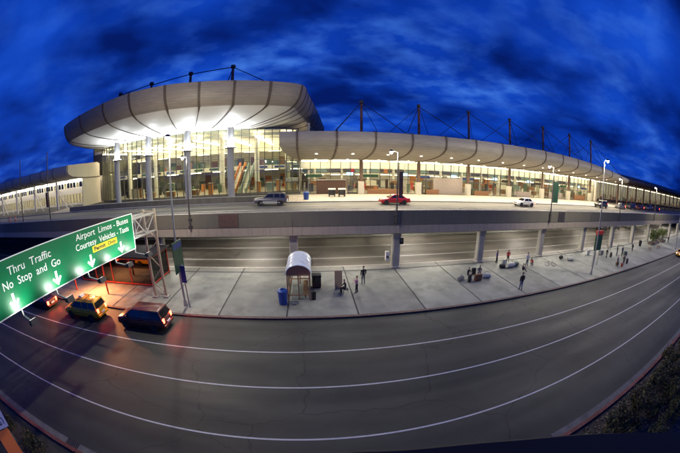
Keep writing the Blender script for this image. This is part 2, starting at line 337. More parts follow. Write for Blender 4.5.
# ------------------------------------------------------------------ helpers
class MB:
    def __init__(s): s.v = []; s.f = []; s.mi = []; s.cur = 0
    def quad(s, a, b, c, d): s.poly([a, b, c, d])
    def poly(s, pts):
        n = len(s.v); s.v += [tuple(p) for p in pts]; s.f.append(tuple(range(n, n + len(pts)))); s.mi.append(s.cur)
    def box(s, lo, hi):
        x0, y0, z0 = lo; x1, y1, z1 = hi
        n = len(s.v)
        s.v += [(x0, y0, z0), (x1, y0, z0), (x1, y1, z0), (x0, y1, z0), (x0, y0, z1), (x1, y0, z1), (x1, y1, z1), (x0, y1, z1)]
        s.f += [tuple(n + i for i in q) for q in ((0, 3, 2, 1), (4, 5, 6, 7), (0, 1, 5, 4), (1, 2, 6, 5), (2, 3, 7, 6), (3, 0, 4, 7))]
        s.mi += [s.cur] * 6
        return s
    def bar(s, a, b, w, h=None, up=(0, 0, 1)):
        h = h or w
        a, b = Vector(a), Vector(b); d = (b - a).normalized(); u = Vector(up)
        if abs(d.dot(u)) > .98: u = Vector((0, 1, 0))
        sx = d.cross(u).normalized() * (w / 2); sy = sx.cross(d).normalized() * (h / 2)
        n = len(s.v)
        for p in (a, b):
            for q in (-sx - sy, sx - sy, sx + sy, -sx + sy): s.v.append(tuple(p + q))
        s.f += [tuple(n + i for i in q) for q in ((0, 1, 2, 3), (7, 6, 5, 4), (0, 4, 5, 1), (1, 5, 6, 2), (2, 6, 7, 3), (3, 7, 4, 0))]
        s.mi += [s.cur] * 6
        return s
    def tube(s, pts, r, seg=8, caps=True):
        pts = [Vector(p) for p in pts]
        rs = r if isinstance(r, (list, tuple)) else [r] * len(pts)
        n0 = len(s.v)
        prev = None
        for i, p in enumerate(pts):
            d = (pts[min(i + 1, len(pts) - 1)] - pts[max(i - 1, 0)]).normalized()
            u = Vector((0, 0, 1)) if abs(d.z) < .9 else Vector((1, 0, 0))
            a = d.cross(u).normalized()
            if prev is not None:
                a = (prev - d * prev.dot(d)).normalized()
            prev = a
            b = d.cross(a)
            for k in range(seg):
                t = 2 * math.pi * k / seg
                s.v.append(tuple(p + (a * math.cos(t) + b * math.sin(t)) * rs[i]))
        for i in range(len(pts) - 1):
            for k in range(seg):
                k2 = (k + 1) % seg
                s.f.append((n0 + i * seg + k, n0 + i * seg + k2, n0 + (i + 1) * seg + k2, n0 + (i + 1) * seg + k)); s.mi.append(s.cur)
        if caps:
            s.f.append(tuple(n0 + k for k in range(seg))[::-1]); s.mi.append(s.cur)
            m = n0 + (len(pts) - 1) * seg
            s.f.append(tuple(m + k for k in range(seg))); s.mi.append(s.cur)
        return s
    def lathe(s, prof, c=(0, 0, 0), seg=16, axis='z', a0=0, a1=2 * math.pi):
        """prof: list of (radius, along)"""
        n0 = len(s.v); full = abs(a1 - a0 - 2 * math.pi) < 1e-6
        ns = seg if full else seg + 1
        for (r, h) in prof:
            for k in range(ns):
                t = a0 + (a1 - a0) * k / seg
                x, y = r * math.cos(t), r * math.sin(t)
                p = (x, y, h) if axis == 'z' else ((x, h, y) if axis == 'y' else (h, x, y))
                s.v.append((p[0] + c[0], p[1] + c[1], p[2] + c[2]))
        for i in range(len(prof) - 1):
            for k in range(seg):
                k2 = (k + 1) % ns
                s.f.append((n0 + i * ns + k, n0 + i * ns + k2, n0 + (i + 1) * ns + k2, n0 + (i + 1) * ns + k)); s.mi.append(s.cur)
        return s
    def prism(s, poly, axis, a, b):
        """poly in the other two axes; extruded along axis from a to b (numbers or functions of the 2-D point)"""
        def P(q, t):
            t = t(q) if callable(t) else t
            return (t, q[0], q[1]) if axis == 'x' else ((q[0], t, q[1]) if axis == 'y' else (q[0], q[1], t))
        n = len(s.v); k = len(poly)
        s.v += [P(q, a) for q in poly] + [P(q, b) for q in poly]
        s.f.append(tuple(range(n, n + k))[::-1]); s.f.append(tuple(range(n + k, n + 2 * k)))
        s.mi += [s.cur] * 2
        for i in range(k):
            j = (i + 1) % k
            s.f.append((n + i, n + j, n + k + j, n + k + i)); s.mi.append(s.cur)
        return s
    def loft(s, rings, closed=True, caps=True):
        n0 = len(s.v); k = len(rings[0])
        for r in rings: s.v += [tuple(p) for p in r]
        for i in range(len(rings) - 1):
            for j in range(k if closed else k - 1):
                j2 = (j + 1) % k
                s.f.append((n0 + i * k + j, n0 + i * k + j2, n0 + (i + 1) * k + j2, n0 + (i + 1) * k + j)); s.mi.append(s.cur)
        if caps and closed:
            s.f.append(tuple(n0 + j for j in range(k))[::-1]); s.f.append(tuple(n0 + (len(rings) - 1) * k + j for j in range(k))); s.mi += [s.cur] * 2
        return s
    def mesh(s, name, mats, off=(0, 0, 0), smooth=False, bevel=0.0):
        me = bpy.data.meshes.new(name)
        ox, oy, oz = off
        me.from_pydata([(x - ox, y - oy, z - oz) for x, y, z in s.v], [], s.f)
        for m in (mats if isinstance(mats, (list, tuple)) else [mats]): me.materials.append(MATS[m])
        for p, i in zip(me.polygons, s.mi): p.material_index = i
        bm = bmesh.new(); bm.from_mesh(me)
        bmesh.ops.recalc_face_normals(bm, faces=bm.faces)
        if bevel:
            ed = [e for e in bm.edges if len(e.link_faces) == 2 and e.calc_face_angle(0) > .5]
            bmesh.ops.bevel(bm, geom=ed, offset=bevel, segments=2, affect='EDGES', profile=.6)
        bm.to_mesh(me); bm.free()
        if smooth:
            for p in me.polygons: p.use_smooth = True
            try: me.set_sharp_from_angle(angle=R_(38))
            except Exception: pass
        return me
    def build(s, name, mats, parent=None, off=None, smooth=False, bevel=0.0):
        if off is None: off = wloc(parent) if parent is not None else (0, 0, 0)
        return link(name, s.mesh(name, mats, off, smooth, bevel), parent)
def wloc(o):
    p = Vector((0, 0, 0))
    while o is not None:
        p += o.location; o = o.parent
    return tuple(p)
def link(name, data, parent=None, loc=(0, 0, 0), rz=0):
    o = bpy.data.objects.new(name, data); col.objects.link(o)
    o.parent = parent; o.location = loc; o.rotation_euler = (0, 0, rz)
    return o
def tag(o, label=None, cat=None, group=None, kind=None):
    if label: o['label'] = label
    if cat: o['category'] = cat
    if group: o['group'] = group
    if kind: o['kind'] = kind
    return o
def thing(name, loc, label, cat, group=None, rz=0):
    o = bpy.data.objects.new(name, None); col.objects.link(o)
    o.location = loc; o.rotation_euler = (0, 0, rz); o.empty_display_size = .3
    return tag(o, label, cat, group)
def copy_tree(o, parent=None):
    c = o.copy(); col.objects.link(c); c.parent = parent
    for ch in list(o.children): copy_tree(ch, c)
    return c
def struct(name, mb, mats, parent=None, **k):
    o = mb.build(name, mats, parent, **k)
    if parent is None: o['kind'] = 'structure'
    return o
def lamp(name, kind, loc, energy, color, parent=None, size=.2, spot=None, blend=.6, aim=None):
    d = bpy.data.lights.new(name, kind); d.energy = energy; d.color = color
    if kind == 'AREA': d.size = size
    else: d.shadow_soft_size = size
    if kind == 'SPOT': d.spot_size = R_(spot); d.spot_blend = blend
    o = bpy.data.objects.new(name, d); col.objects.link(o); o.parent = parent; o.location = loc
    if aim is not None:
        o.rotation_euler = Vector(aim).to_track_quat('-Z', 'Y').to_euler()
    return o
def text_mesh(s, size, mats, align='LEFT', bold=.004):
    c = bpy.data.curves.new('t', 'FONT'); c.body = s; c.size = size; c.align_x = align; c.extrude = .004; c.offset = bold * size
    c.resolution_u = 3
    o = bpy.data.objects.new('t', c); col.objects.link(o)
    dg = bpy.context.evaluated_depsgraph_get()
    me = bpy.data.meshes.new_from_object(o.evaluated_get(dg))
    bpy.data.objects.remove(o); bpy.data.curves.remove(c)
    me.materials.clear(); me.materials.append(MATS[mats])
    return me

BAY = 11.3
X0 = 9.45            # a column line
UP = 5.95            # upper road level
UPP = 6.10           # upper pavement level
# ------------------------------------------------------------------ ground, roads, pavements
struct('ground', MB().box((-900, -300, -.6), (1200, 1500, -.03)), 'ground')
struct('road', MB().box((-160, 5.38, -.3), (320, 20.5, 0)), 'asphalt')
for nm, y in (('a', 8.72), ('b', 12.58), ('c', 16.12)):
    m = MB(); m.box((-150, y - .05, .001), (300, y + .05, .005)); struct('lane_line', m, 'paint')
for x, lb in ((10.4, 'iron drain grate in the near gutter right of centre'), (-12.6, 'iron drain grate in the near gutter at lower left')):
    t = thing('drain_grate', (x, 5.15, 0), lb, 'drain')
    for k in range(7): MB().box((-.42 + k * .13, -.2, .003), (-.42 + k * .13 + .07, .2, .012)).build('bar', 'pole_dark', t, off=(0, 0, 0))
    MB().box((-.47, -.23, .0025), (.5, .23, .004)).build('pit', 'black_matt', t, off=(0, 0, 0))
# near side: concrete gutter, red kerb, planted verge
g = struct('gutter', MB().box((-120, 4.92, -.3), (200, 5.379, .002)), 'concrete_gutter')
kb = struct('near_kerb', MB().box((-120, 4.63, -.3), (200, 4.90, .06)), 'joint')
me = MB().box((0, 0, 0), (2.97, .272, .15)).mesh('kerb_stone', 'kerb_red', bevel=.02)
for i in range(22): link('kerb_stone', me, kb, (-30 + i * 3.0, 4.63, 0.0))
struct('verge', MB().box((-200, -60, -.3), (320, 4.628, .05)), 'soil')
# pavement island under the edge of the viaduct
isl = struct('island_pavement', MB().box((-70, 20.76, -.3), (150, 32.3, .10)), 'joint')
slab = MB().box((0.02, 0, 0), (5.54, 9.98, .05)).mesh('paving_slab', 'slab', bevel=.008)
slab2 = MB().box((0.02, .05, 0), (5.54, 1.36, .05)).mesh('paving_band', 'slab_band', bevel=.008)
for i in range(-7, 20):
    x = X0 - .2 + i * BAY / 2 + .045
    link('paving_slab', slab, isl, (x, 20.78, .10)); link('paving_band_slab', slab2, isl, (x, 30.88, .10))
ik = struct('island_kerb', MB().box((-70, 20.5, -.3), (150, 20.755, .08)), 'joint')
me = MB().box((0, 0, 0), (2.79, .255, .07)).mesh('kerb_stone', 'kerb_red_far', bevel=.015)
for i in range(-14, 40): link('kerb_stone', me, ik, (X0 + i * BAY / 4 + .02, 20.5, .08))
struct('island_back_kerb', MB().box((-70, 32.302, -.3), (150, 32.6, .14)), 'kerb')
struct('lower_road', MB().box((-160, 32.6, -.3), (320, 46.5, -.005)), 'asphalt_lower_lit')
for y in (35.9, 41.2):
    struct('lower_lane_line', MB().box((-140, y - .07, -.004), (300, y + .07, .001)), 'paint')
struct('lower_pavement', MB().box((-160, 46.5, -.3), (320, 56.5, .15)), 'slab_band')
# ------------------------------------------------------------------ upper level
struct('upper_road', MB().box((-170, 30.62, UP - .12), (320, 44.4, UP)), 'asphalt_upper')
for y in (34.0, 37.6, 41.0):
    struct('upper_lane_line', MB().box((-140, y - .06, UP + .001), (300, y + .06, UP + .005)), 'paint')
up = struct('upper_pavement', MB().box((-170, 44.40, UP - .2), (320, 60.0, UPP - .05)), 'joint')
us = MB().box((0, 0, 0), (5.62, 5.0, .05)).mesh('paving_slab', 'pavement_upper', bevel=.006)
for i in range(-12, 16):
    for j in range(2):
        link('paving_slab', us, up, (X0 - .2 + i * BAY / 2, 44.62 + j * 5.03, UPP - .05))
struct('upper_kerb', MB().box((-170, 44.30, UP - .1), (320, 44.615, UPP - .002)), 'kerb')

via = thing('viaduct', (0, 31, 0), 'long concrete viaduct carrying the upper roadway in front of the terminal', 'viaduct')
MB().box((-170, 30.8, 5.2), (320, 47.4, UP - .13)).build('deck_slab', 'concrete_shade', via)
px = MB().box((0, 30.0, 5.34), (BAY - .03, 30.32, 6.85)).mesh('parapet_panel', 'concrete_dark', (0, 31, 0), bevel=.02)  # darker concrete paints in the unlit near face
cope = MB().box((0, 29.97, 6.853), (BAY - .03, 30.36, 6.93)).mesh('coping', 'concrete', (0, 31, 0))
gx = MB().prism([(30.06, 5.335), (30.12, 4.42), (30.3, 4.32), (30.78, 4.32), (30.78, 5.335)], 'x', 0, BAY - .03).mesh('edge_girder', 'girder_lit', (0, 31, 0))
rl = MB()
rl.tube([(0, 30.16, 7.12), (BAY - .03, 30.16, 7.12)], .025, 6)
for k in range(10): rl.bar((.55 + k * 1.13, 30.16, 6.93), (.55 + k * 1.13, 30.16, 7.11), .03)
rl = rl.mesh('handrail', 'galv', (0, 31, 0))
for i in range(-9, 20):
    x = X0 + i * BAY + .015
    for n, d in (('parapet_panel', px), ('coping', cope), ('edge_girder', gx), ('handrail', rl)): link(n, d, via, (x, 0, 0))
# columns with a flared head, one at each bay
cmesh = MB()
def octo(w, d, z, ch=.12): return [(-w + ch, -d, z), (w - ch, -d, z), (w, -d + ch, z), (w, d - ch, z), (w - ch, d, z), (-w + ch, d, z), (-w, d - ch, z), (-w, -d + ch, z)]
cmesh.loft([octo(.46, .42, .15), octo(.46, .42, 3.7), octo(.55, .6, 4.32), octo(.55, .6, 5.2)])
cm = cmesh.mesh('column', 'concrete', (0, 0, 0))
base = MB().loft([octo(.56, .52, .151), octo(.56, .52, .30), octo(.47, .43, .36)]).mesh('column_base', 'concrete', (0, 0, 0))
inner = MB().loft([octo(.46, .42, 0), octo(.46, .42, 5.2)]).mesh('inner_column', 'concrete', (0, 0, 0))
for i in range(-4, 12):
    x = X0 + i * BAY
    if i == -2: x = -18.0
    c = link('column', cm, via, (x, .35, 0)); link('column_base', base, c)
    if i >= -2: link('inner_column', inner, via, (x, 17.0, 0))
MB().box((-9.7, 29.93, 5.42), (-7.5, 29.998, 6.78)).build('dark_plate', 'steel_brown', via)  # thin dark plates laid on the parapet face
MB().box((34.0, 29.93, 5.42), (35.6, 29.998, 6.78)).build('dark_plate', 'pole_dark', via)
# cross beams under the deck
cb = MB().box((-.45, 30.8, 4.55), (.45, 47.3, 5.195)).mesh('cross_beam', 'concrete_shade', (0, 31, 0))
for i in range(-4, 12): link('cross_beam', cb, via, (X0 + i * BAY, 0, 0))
# strip luminaires under the deck
hous = MB().box((-1.1, -.28, .05), (1.1, .28, .16)).mesh('housing', 'white_wall')
diff = MB().box((-.45, -.18, 0), (.45, .18, .049)).mesh('diffuser', 'under_tube')
for i in range(-3, 11):
    for j, y in enumerate((33.9, 43.6)):
        if j and i % 2: continue
        t = thing('strip_light', (X0 + (i + .5) * BAY, y, 5.03), 'ceiling strip light fixed under the viaduct deck over the lower roadway', 'ceiling light', 'strip lights under the viaduct')
        link('housing', hous, t); link('diffuser', diff, t)
# ------------------------------------------------------------------ terminal: main hall with curved canopy
term = thing('terminal_building', (40, 56, UPP), 'long terminal hall with curved beige canopy, glass front and rooftop masts', 'building')
def ztop(x): return 16.4 - (2.0 * ((x - 40) / 40) ** 2 if x > 40 else 0)
PROF = [(42.95, 16.40), (42.80, 15.95), (42.72, 15.4), (42.80, 14.85), (43.15, 14.3), (43.9, 13.85), (45.2, 13.45), (47.2, 13.1), (49.8, 12.78), (52.8, 12.52), (56.6, 12.36)]
def cprof(x, o=0.0):
    k = (ztop(x) - 12.36) / (16.4 - 12.36)
    pts = []
    for i, (y, z) in enumerate(PROF):
        a = PROF[max(i - 1, 0)]; b = PROF[min(i + 1, len(PROF) - 1)]
        t = Vector((b[0] - a[0], b[1] - a[1])).normalized(); nrm = Vector((t.y, -t.x))
        if nrm.y > .3: nrm = -nrm
        if i < 4: nrm = Vector((-1, 0))
        pts.append((y + nrm.x * o, 12.36 + (z - 12.36) * k + nrm.y * o))
    return pts
NRIB = 16
ribs = [-1.8 + BAY / 2 * i for i in range(NRIB)]
def canopy_seg(xa, xb, parent, left_cut=None):
    m = MB()
    pa, pb = cprof(xa), cprof(xb)
    if left_cut: A = [(left_cut(y), y, z) for y, z in pa]
    else: A = [(xa, y, z) for y, z in pa]
    B = [(xb, y, z) for y, z in pb]
    ta, tb = ztop(xa), ztop(xb)
    A += [(A[-1][0], 58.5, 12.5), (A[-1][0], 58.5, ta + .4), (A[0][0], 43.4, ta + .06)]
    B += [(xb, 58.5, 12.5), (xb, 58.5, tb + .4), (xb, 43.4, tb + .06)]
    m.loft([A, B])
    return m.build('canopy_panel', 'fascia', parent, smooth=True)
for i in range(NRIB - 1): canopy_seg(ribs[i] + .14, ribs[i + 1] - .14, term)
cut = lambda y: -4.3 + (y - 42.8) / 11.2 * 2.2 if y < 54 else -2.1
canopy_seg(-1.8, -1.94, term, cut)
for x in ribs:
    m = MB(); p = cprof(x, .10)
    q = [(y, z) for y, z in p] + [(58.4, 12.8), (58.4, ztop(x) + .5), (43.2, ztop(x) + .16)]
    m.prism(q, 'x', x - .14, x + .14); m.build('canopy_rib', 'rib', term)
# facade columns with masts above and stays
colm = MB().tube([(0, 0, 0), (0, 0, 6.9)], .34, 12).mesh('column', 'steel_brown', smooth=True)
colb = MB().box((-.5, -.5, 0), (.5, .5, 2.3)).mesh('column_casing', 'cream_panel', bevel=.03)
mastm = MB().tube([(0, 0, 0), (0, 0, 9.1)], [.30, .22], 10).mesh('mast', 'steel_red', smooth=True)
capm = MB().lathe([(0, 9.6), (.34, 9.55), (.4, 9.2), (.24, 8.95)], seg=12).mesh('mast_cap', 'pole_dark', smooth=True)
for i in range(7):
    x = X0 + i * BAY
    c = link('column', colm, term, (x - 40, -1.0, 0)); link('column_casing', colb, c)
    z0 = 14.2
    mst = link('mast', mastm, term, (x - 40, -1.0, z0 - UPP)); link('mast_cap', capm, mst)
    top = Vector((0, 0, 9.1))
    for sx, dy in ((-5.65, -9.6), (5.65, -9.6), (-5.65, 7.5), (5.65, 7.5)):
        tz = ztop(x + sx) + (.2 if dy < -5 else (.6 if dy > 0 else .3)) - z0
        ff = .82 if dy == -2.0 else 1.0
        MB().tube([tuple(top * ff), (sx * (1 if dy != -2 else .55), dy, tz)], .07 if dy < -5 else .055, 5).build('stay_cable', 'cable', mst, off=(0, 0, 0))
# downlights in the canopy: two rows
house = MB().lathe([(.26, .0), (.26, -.07), (.20, -.07)], seg=14).mesh('downlight_ring', 'white_wall')
lens = MB().lathe([(.0, -.05), (.20, -.05)], seg=14).mesh('downlight_lens', 'down_lens')
def soff_z(x, y):
    k = (ztop(x) - 12.36) / 4.04
    for (ya, za), (yb, zb) in zip(PROF[3:], PROF[4:]):
        if ya <= y <= yb: return 12.36 + (za + (zb - za) * (y - ya) / (yb - ya) - 12.36) * k
    return 12.36
for i in range(NRIB - 1):
    x = (ribs[i] + ribs[i + 1]) / 2
    for y in (46.6, 53.2):
        z = soff_z(x, y) - .01
        d = link('downlight', house, term, (x - 40, y - 56, z - UPP)); link('lens', lens, d)
        lamp('downlight_lamp', 'SPOT', (0, 0, -.12), 2700 if y < 50 else 2000, (1.0, .86, .62), d, .15, 155, .8, (0, -.35, -1))
# glazing
def pane_mesh(w, h, m='glass'): return MB().box((0, -.012, 0), (w, .012, h)).mesh('pane', m)
PW = BAY / 6
FY = 56.0
rows = ((UPP, 8.75), (8.75, 10.55), (10.55, 12.34))
pms = [pane_mesh(PW - .09, b - a - .09) for a, b in rows]
mulv = MB().box((-.05, -.09, 0), (.05, .09, 12.34 - UPP)).mesh('mullion', 'mullion_dark', bevel=0)
trm = [MB().box((0, -.06, -.045), (PW - .1, .06, .045)).mesh('transom', 'mullion_dark')]
nst = int((82.9 + 1.8) / PW)
for k in range(nst + 1):
    x = -1.8 + k * PW
    link('mullion', mulv, term, (x - 40, FY - 56, 0))
    if k == nst: break
    for r, (a, b) in enumerate(rows):
        brick = (1.0 < x < 7.0 and r == 0)
        if not brick: link('window_pane', pms[r], term, (x - 40 + .045, 0, a - UPP + .045))
        if r: link('transom', trm[0], term, (x - 40 + .05, 0, a - UPP))
MB().box((1.2, 55.6, UPP), (6.6, 56.2, 8.6)).build('brick_wall', 'brick', term)
MB().box((1.1, 55.5, 8.6), (6.7, 56.25, 8.72)).build('wall_coping', 'concrete', term)
# entrance doors and vestibules
dframe = MB()
for a in ((0, 0), (1.85, 0)): dframe.box((a[0] - .06, -.08, 0), (a[0] + .06, .08, 2.6))
dframe.box((.06, -.08, 2.48), (1.79, .08, 2.6)).box((.88, -.07, 0), (.97, .07, 2.48)).box((.06, -.06, 0), (.88, .06, .25)).box((.97, -.06, 0), (1.79, .06, .25))
dfm = dframe.mesh('door_frame', 'mullion_dark'); dgl = MB().box((.07, -.02, .26), (.87, .02, 2.47)).mesh('door_glass', 'glass')
for i, x in enumerate((6.95, 21.8, 33.2, 44.4, 55.8, 67.0)):
    d = link('entrance_door', dfm, term, (x - 40, -.55, 0)); link('door_glass', dgl, d); link('door_glass', dgl, d, (.91, 0, 0))
# low planter walls and panels along the front, as in the photograph
for x0, x1, z1, mm, y in ((10.6, 17.6, 7.0, 'wood', 54.7), (22.4, 25.2, 7.05, 'wood', 54.8), (24.2, 31.0, 9.35, 'stone_panel', 55.5), (33.6, 37.4, 7.0, 'wood', 54.7), (45.5, 51.0, 7.3, 'stone_panel', 55.4), (58.0, 63.5, 7.6, 'stone_panel', 55.4), (69.5, 75.0, 7.4, 'wood', 55.2)):
    MB().box((x0, y, UPP), (x1, y + .35, z1)).build('front_panel', mm, term, bevel=.02)
# interior shell
MB().box((-1.9, 56.3, UPP - .3), (83, 72, UPP - .02)).build('hall_floor', 'floor_in', term)
MB().box((-1.9, 72, UPP), (83, 72.3, 12.6)).build('back_wall', 'cream_wall', term)
MB().box((-1.9, 58.6, 12.45), (83, 72, 12.7)).build('hall_ceiling', 'ceiling', term)
MB().box((-2.1, 60.5, UPP), (-1.9, 72, 12.6)).build('side_wall', 'cream_wall', term)
MB().box((83, 56.3, UPP), (83.3, 72, 12.6)).build('side_wall', 'cream_wall', term)
MB().box((-1.9, 60.0, 10.7), (83, 60.15, 12.44)).build('bulkhead', 'white_wall', term)
MB().box((-1.9, 64.0, 9.35), (83, 72, 9.75)).build('gallery_slab', 'white_wall', term)
for i in range(15):
    xa = ribs[i] + .3
    MB().box((xa, 56.9, 12.14), (xa + 5.0, 57.35, 12.30)).build('cove_light', 'warm_tube', term)
    MB().box((xa + .4, 61.5, 12.3), (xa + 4.6, 61.8, 12.42)).build('ceiling_strip', 'warm_tube', term)
    MB().box((xa + .4, 66.5, 9.22), (xa + 4.6, 66.8, 9.33)).build('gallery_strip', 'warm_tube', term)
rnd = random.Random(3)
fit_cols = ['wood', 'teal_in', 'green_in', 'black', 'mullion_dark', 'stone_panel', 'white_wall', 'orange_panel', 'cloth_navy', 'cloth_red', 'cloth_grey', 'lug_black', 'bin_brown']
for i in range(15):
    for j in range(9):
        x = ribs[i] + .3 + rnd.uniform(0, 5.0); y = rnd.uniform(57.6, 68); w = rnd.uniform(.25, .9); h = rnd.choice((.5, .9, 1.1, 1.6, 1.7, 1.75, 2.2))
        fz = UPP if y < 63.5 or rnd.random() < .5 else 9.75
        MB().box((x, y, fz), (x + w, y + .3, fz + h)).build('shop_fitting', rnd.choice(fit_cols), term, bevel=.03)
    MB().box((ribs[i] + .2, 63.86, 9.9), (ribs[i] + 5.4, 63.92, 10.75)).build('gallery_rail', 'mullion_dark' if i % 2 else 'teal_in', term)
    if i % 2 == 0: MB().box((ribs[i] + 1.0, 59.4, 9.0), (ribs[i] + 4.2, 59.5, 9.55)).build('hanging_sign', rnd.choice(['sign_blue', 'black', 'sign_dkgreen', 'wood']), term)
    for j in range(3): MB().lathe([(0, 0), (.14, .02), (.14, .1), (0, .1)], (ribs[i] + 1.2 + j * 1.7, 59.0, 12.2), 10).build('pendant_lamp', 'warm_tube', term)
icol = MB().tube([(0, 0, 0), (0, 0, 6.35)], .3, 10).mesh('interior_column', 'white_wall', smooth=True)
for i in range(15): link('interior_column', icol, term, (ribs[i] + 2.8 - 40, 7.2, 0))
for i in range(15):      # shop fronts and counters on the back wall: niches of different colours
    xa = ribs[i] + .2
    for j in range(3):
        w = 1.75; x = xa + j * 1.82
        mm = rnd.choice(['wood', 'teal_in', 'green_in', 'cream_panel', 'mullion_dark', 'orange_panel', 'white_wall', 'stone_panel'])
        MB().box((x, 71.6, UPP), (x + w, 71.98, UPP + rnd.uniform(1.4, 2.9))).build('shop_panel', mm, term)
# counters, screens inside (things of their own)
for i in range(15):
    x = ribs[i] + 1.2 + rnd.uniform(0, 1.2)
    if i in (1,): continue
    t = thing('check_in_counter', (x, 60.2 + rnd.uniform(0, 1.5), UPP), 'brown wooden counter standing inside behind the terminal glass' if i % 3 else 'speckled stone counter standing inside behind the terminal glass', 'counter', 'wooden counters inside the hall' if i % 3 else 'stone counters inside the hall')
    MB().box((0, 0, 0), (2.6, .6, 1.05)).build('counter_body', 'wood' if i % 3 else 'stone_panel', t, off=(0, 0, 0), bevel=.02)
    MB().box((-.06, -.08, 1.053), (2.66, .68, 1.11)).build('counter_top', 'white_wall', t, off=(0, 0, 0))
    MB().box((.2, .9, 0), (2.4, 1.0, 2.1)).build('back_panel', rnd.choice(['wood', 'teal_in', 'cream_panel', 'green_in']), t, off=(0, 0, 0))
for i in range(1, 15, 2):
    x = ribs[i] + 3.2
    t = thing('hanging_screen', (x, 58.6, 9.3), 'dark framed information screen hanging inside the terminal hall', 'screen', 'hanging screens in the hall')
    MB().box((0, 0, 0), (1.5, .12, .75)).build('casing', 'black', t, off=(0, 0, 0)); MB().box((.07, -.012, .07), (1.43, -.002, .68)).build('display', 'screen', t, off=(0, 0, 0))
    MB().box((.72, .03, .75), (.78, .09, 3.1)).build('drop_rod', 'mullion_dark', t, off=(0, 0, 0))
# roof over the hall
MB().prism([(58.6, 12.75), (58.6, 16.2), (72.3, 16.6), (72.3, 12.75)], 'x', -1.9, 70).build('hall_roof', 'roof_dark', term)
# lower storey front under the hall
low = MB().box((-60, 56.5, 0), (170, 56.9, 5.75)); low.build('lower_front_wall', 'cream_wall', term)
lp = MB().box((0, 56.3, .3), (2.5, 56.44, 3.1)).mesh('lower_window', 'warm_soft', (40, 56, UPP))
for i in range(-2, 32): link('lower_window', lp, term, (10 + i * 3.4, 0, 0))

# ------------------------------------------------------------------ rotunda with big projecting roof
rot = thing('rotunda_hall', (-25, 55, UPP), 'tall glass rotunda hall with huge curved projecting roof and floodlit columns', 'building')
def catmull(P, n):
    out = []
    P = [Vector(p) for p in P]
    for i in range(len(P) - 1):
        p0 = P[max(i - 1, 0)]; p1 = P[i]; p2 = P[i + 1]; p3 = P[min(i + 2, len(P) - 1)]
        for k in range(n):
            t = k / n
            out.append(.5 * ((2 * p1) + (-p0 + p2) * t + (2 * p0 - 5 * p1 + 4 * p2 - p3) * t * t + (-p0 + 3 * p1 - 3 * p2 + p3) * t ** 3))
    out.append(P[-1]); return out
RIM = [(-60.5, 66), (-60.3, 58), (-57.2, 51), (-52.5, 46.6), (-43.2, 42.6), (-34.2, 39.7), (-27.3, 38.2), (-20.7, 38.3), (-15.6, 39.5), (-10.7, 41.0), (-5.7, 42.9), (-1.25, 45.8), (-.35, 52.3), (.8, 61.7), (2.2, 74.8), (3.5, 89), (4.8, 102)]
rim = catmull(RIM, 8)
def rim_inset(d):
    out = []
    for i, p in enumerate(rim):
        a = rim[max(i - 1, 0)]; b = rim[min(i + 1, len(rim) - 1)]
        t = (b - a).normalized(); nn = Vector((-t.y, t.x))   # inward
        out.append(p + nn * d)
    return out
RPROF = [(0.0, 24.12), (.08, 23.4), (.26, 22.7), (.55, 21.95), (1.0, 21.3), (1.7, 20.7), (2.8, 20.2), (4.4, 19.75), (6.5, 19.3), (8.9, 18.92), (11.4, 18.65)]
RZ = 24.15
rings = []
for d, z in RPROF:
    r_ = rim_inset(d) if d < 2 else None
    if r_ is None:     # converge smoothly towards the glass wall centre to avoid folds
        base_ = rim_inset(1.7); cc = Vector((-27, 64)); r_ = []
        for p in base_:
            v = cc - p; r_.append(p + v.normalized() * min(d - 1.7, v.length * .6))
    rings.append([(p.x, p.y, z) for p in r_])
nr = len(rim); PAN = 4        # points per panel
# panel boundaries: closer ribs along the sides
bounds = sorted(set(list(range(0, nr, 8)) + [nr - 1 - 8 * k - 4 for k in range(5)] + [nr - 1]))
SPL = 5
def shrink(lst, a, b, g):
    """ring slice from a to b with the ends pulled in by g metres for the rib gap"""
    s = [Vector(p) for p in lst[a:b + 1]]
    s[0] = s[0] + (s[1] - s[0]).normalized() * g; s[-1] = s[-1] + (s[-2] - s[-1]).normalized() * g
    return [tuple(p) for p in s]
for a, b in zip(bounds[:-1], bounds[1:]):
    m = MB()
    m.loft([shrink(rings[k], a, b, .0) for k in range(0, SPL + 1)], closed=False); m.build('fascia_panel', 'fascia_round', rot, smooth=True)
    m = MB()
    m.loft([shrink(rings[k], a, b, .0) for k in range(SPL, len(rings))], closed=False); m.build('soffit_panel', 'soffit', rot, smooth=True)
for a in bounds:
    pts = []
    for k, rg in enumerate(rings):
        p = Vector(rg[a]); q0 = Vector(rg[max(a - 1, 0)]); q1 = Vector(rg[min(a + 1, nr - 1)])
        pts.append(p)
    m = MB()
    ctr = Vector((-27, 62, 22.5))
    outs = []
    t = (Vector(rings[2][min(a + 1, nr - 1)]) - Vector(rings[2][max(a - 1, 0)])).normalized()
    ring_in, ring_out = [], []
    for k, p in enumerate(pts):
        tg = (pts[min(k + 1, len(pts) - 1)] - pts[max(k - 1, 0)]).normalized()
        nn = tg.cross(t).normalized()
        if nn.dot(Vector((p.x - ctr.x, p.y - ctr.y, (p.z - 24)))) < 0: nn = -nn
        if nn.z > .3: nn = -nn
        w = .19 if k <= SPL else .09
        m_ = [p + nn * .11 - t * w, p + nn * .11 + t * w, p - nn * .04 + t * w, p - nn * .04 - t * w]
        outs.append([tuple(q) for q in m_])
    m.loft(outs); m.build('roof_rib', 'rib', rot)
# roof top (slightly domed) closing the rim
m = MB(); n0 = rings[0]
cc = (-27, 64, 25.6)
for i in range(nr - 1): m.poly([n0[i], n0[i + 1], cc])
m.poly([n0[-1], n0[0], cc])
m.build('roof', 'roof_dark', rot)
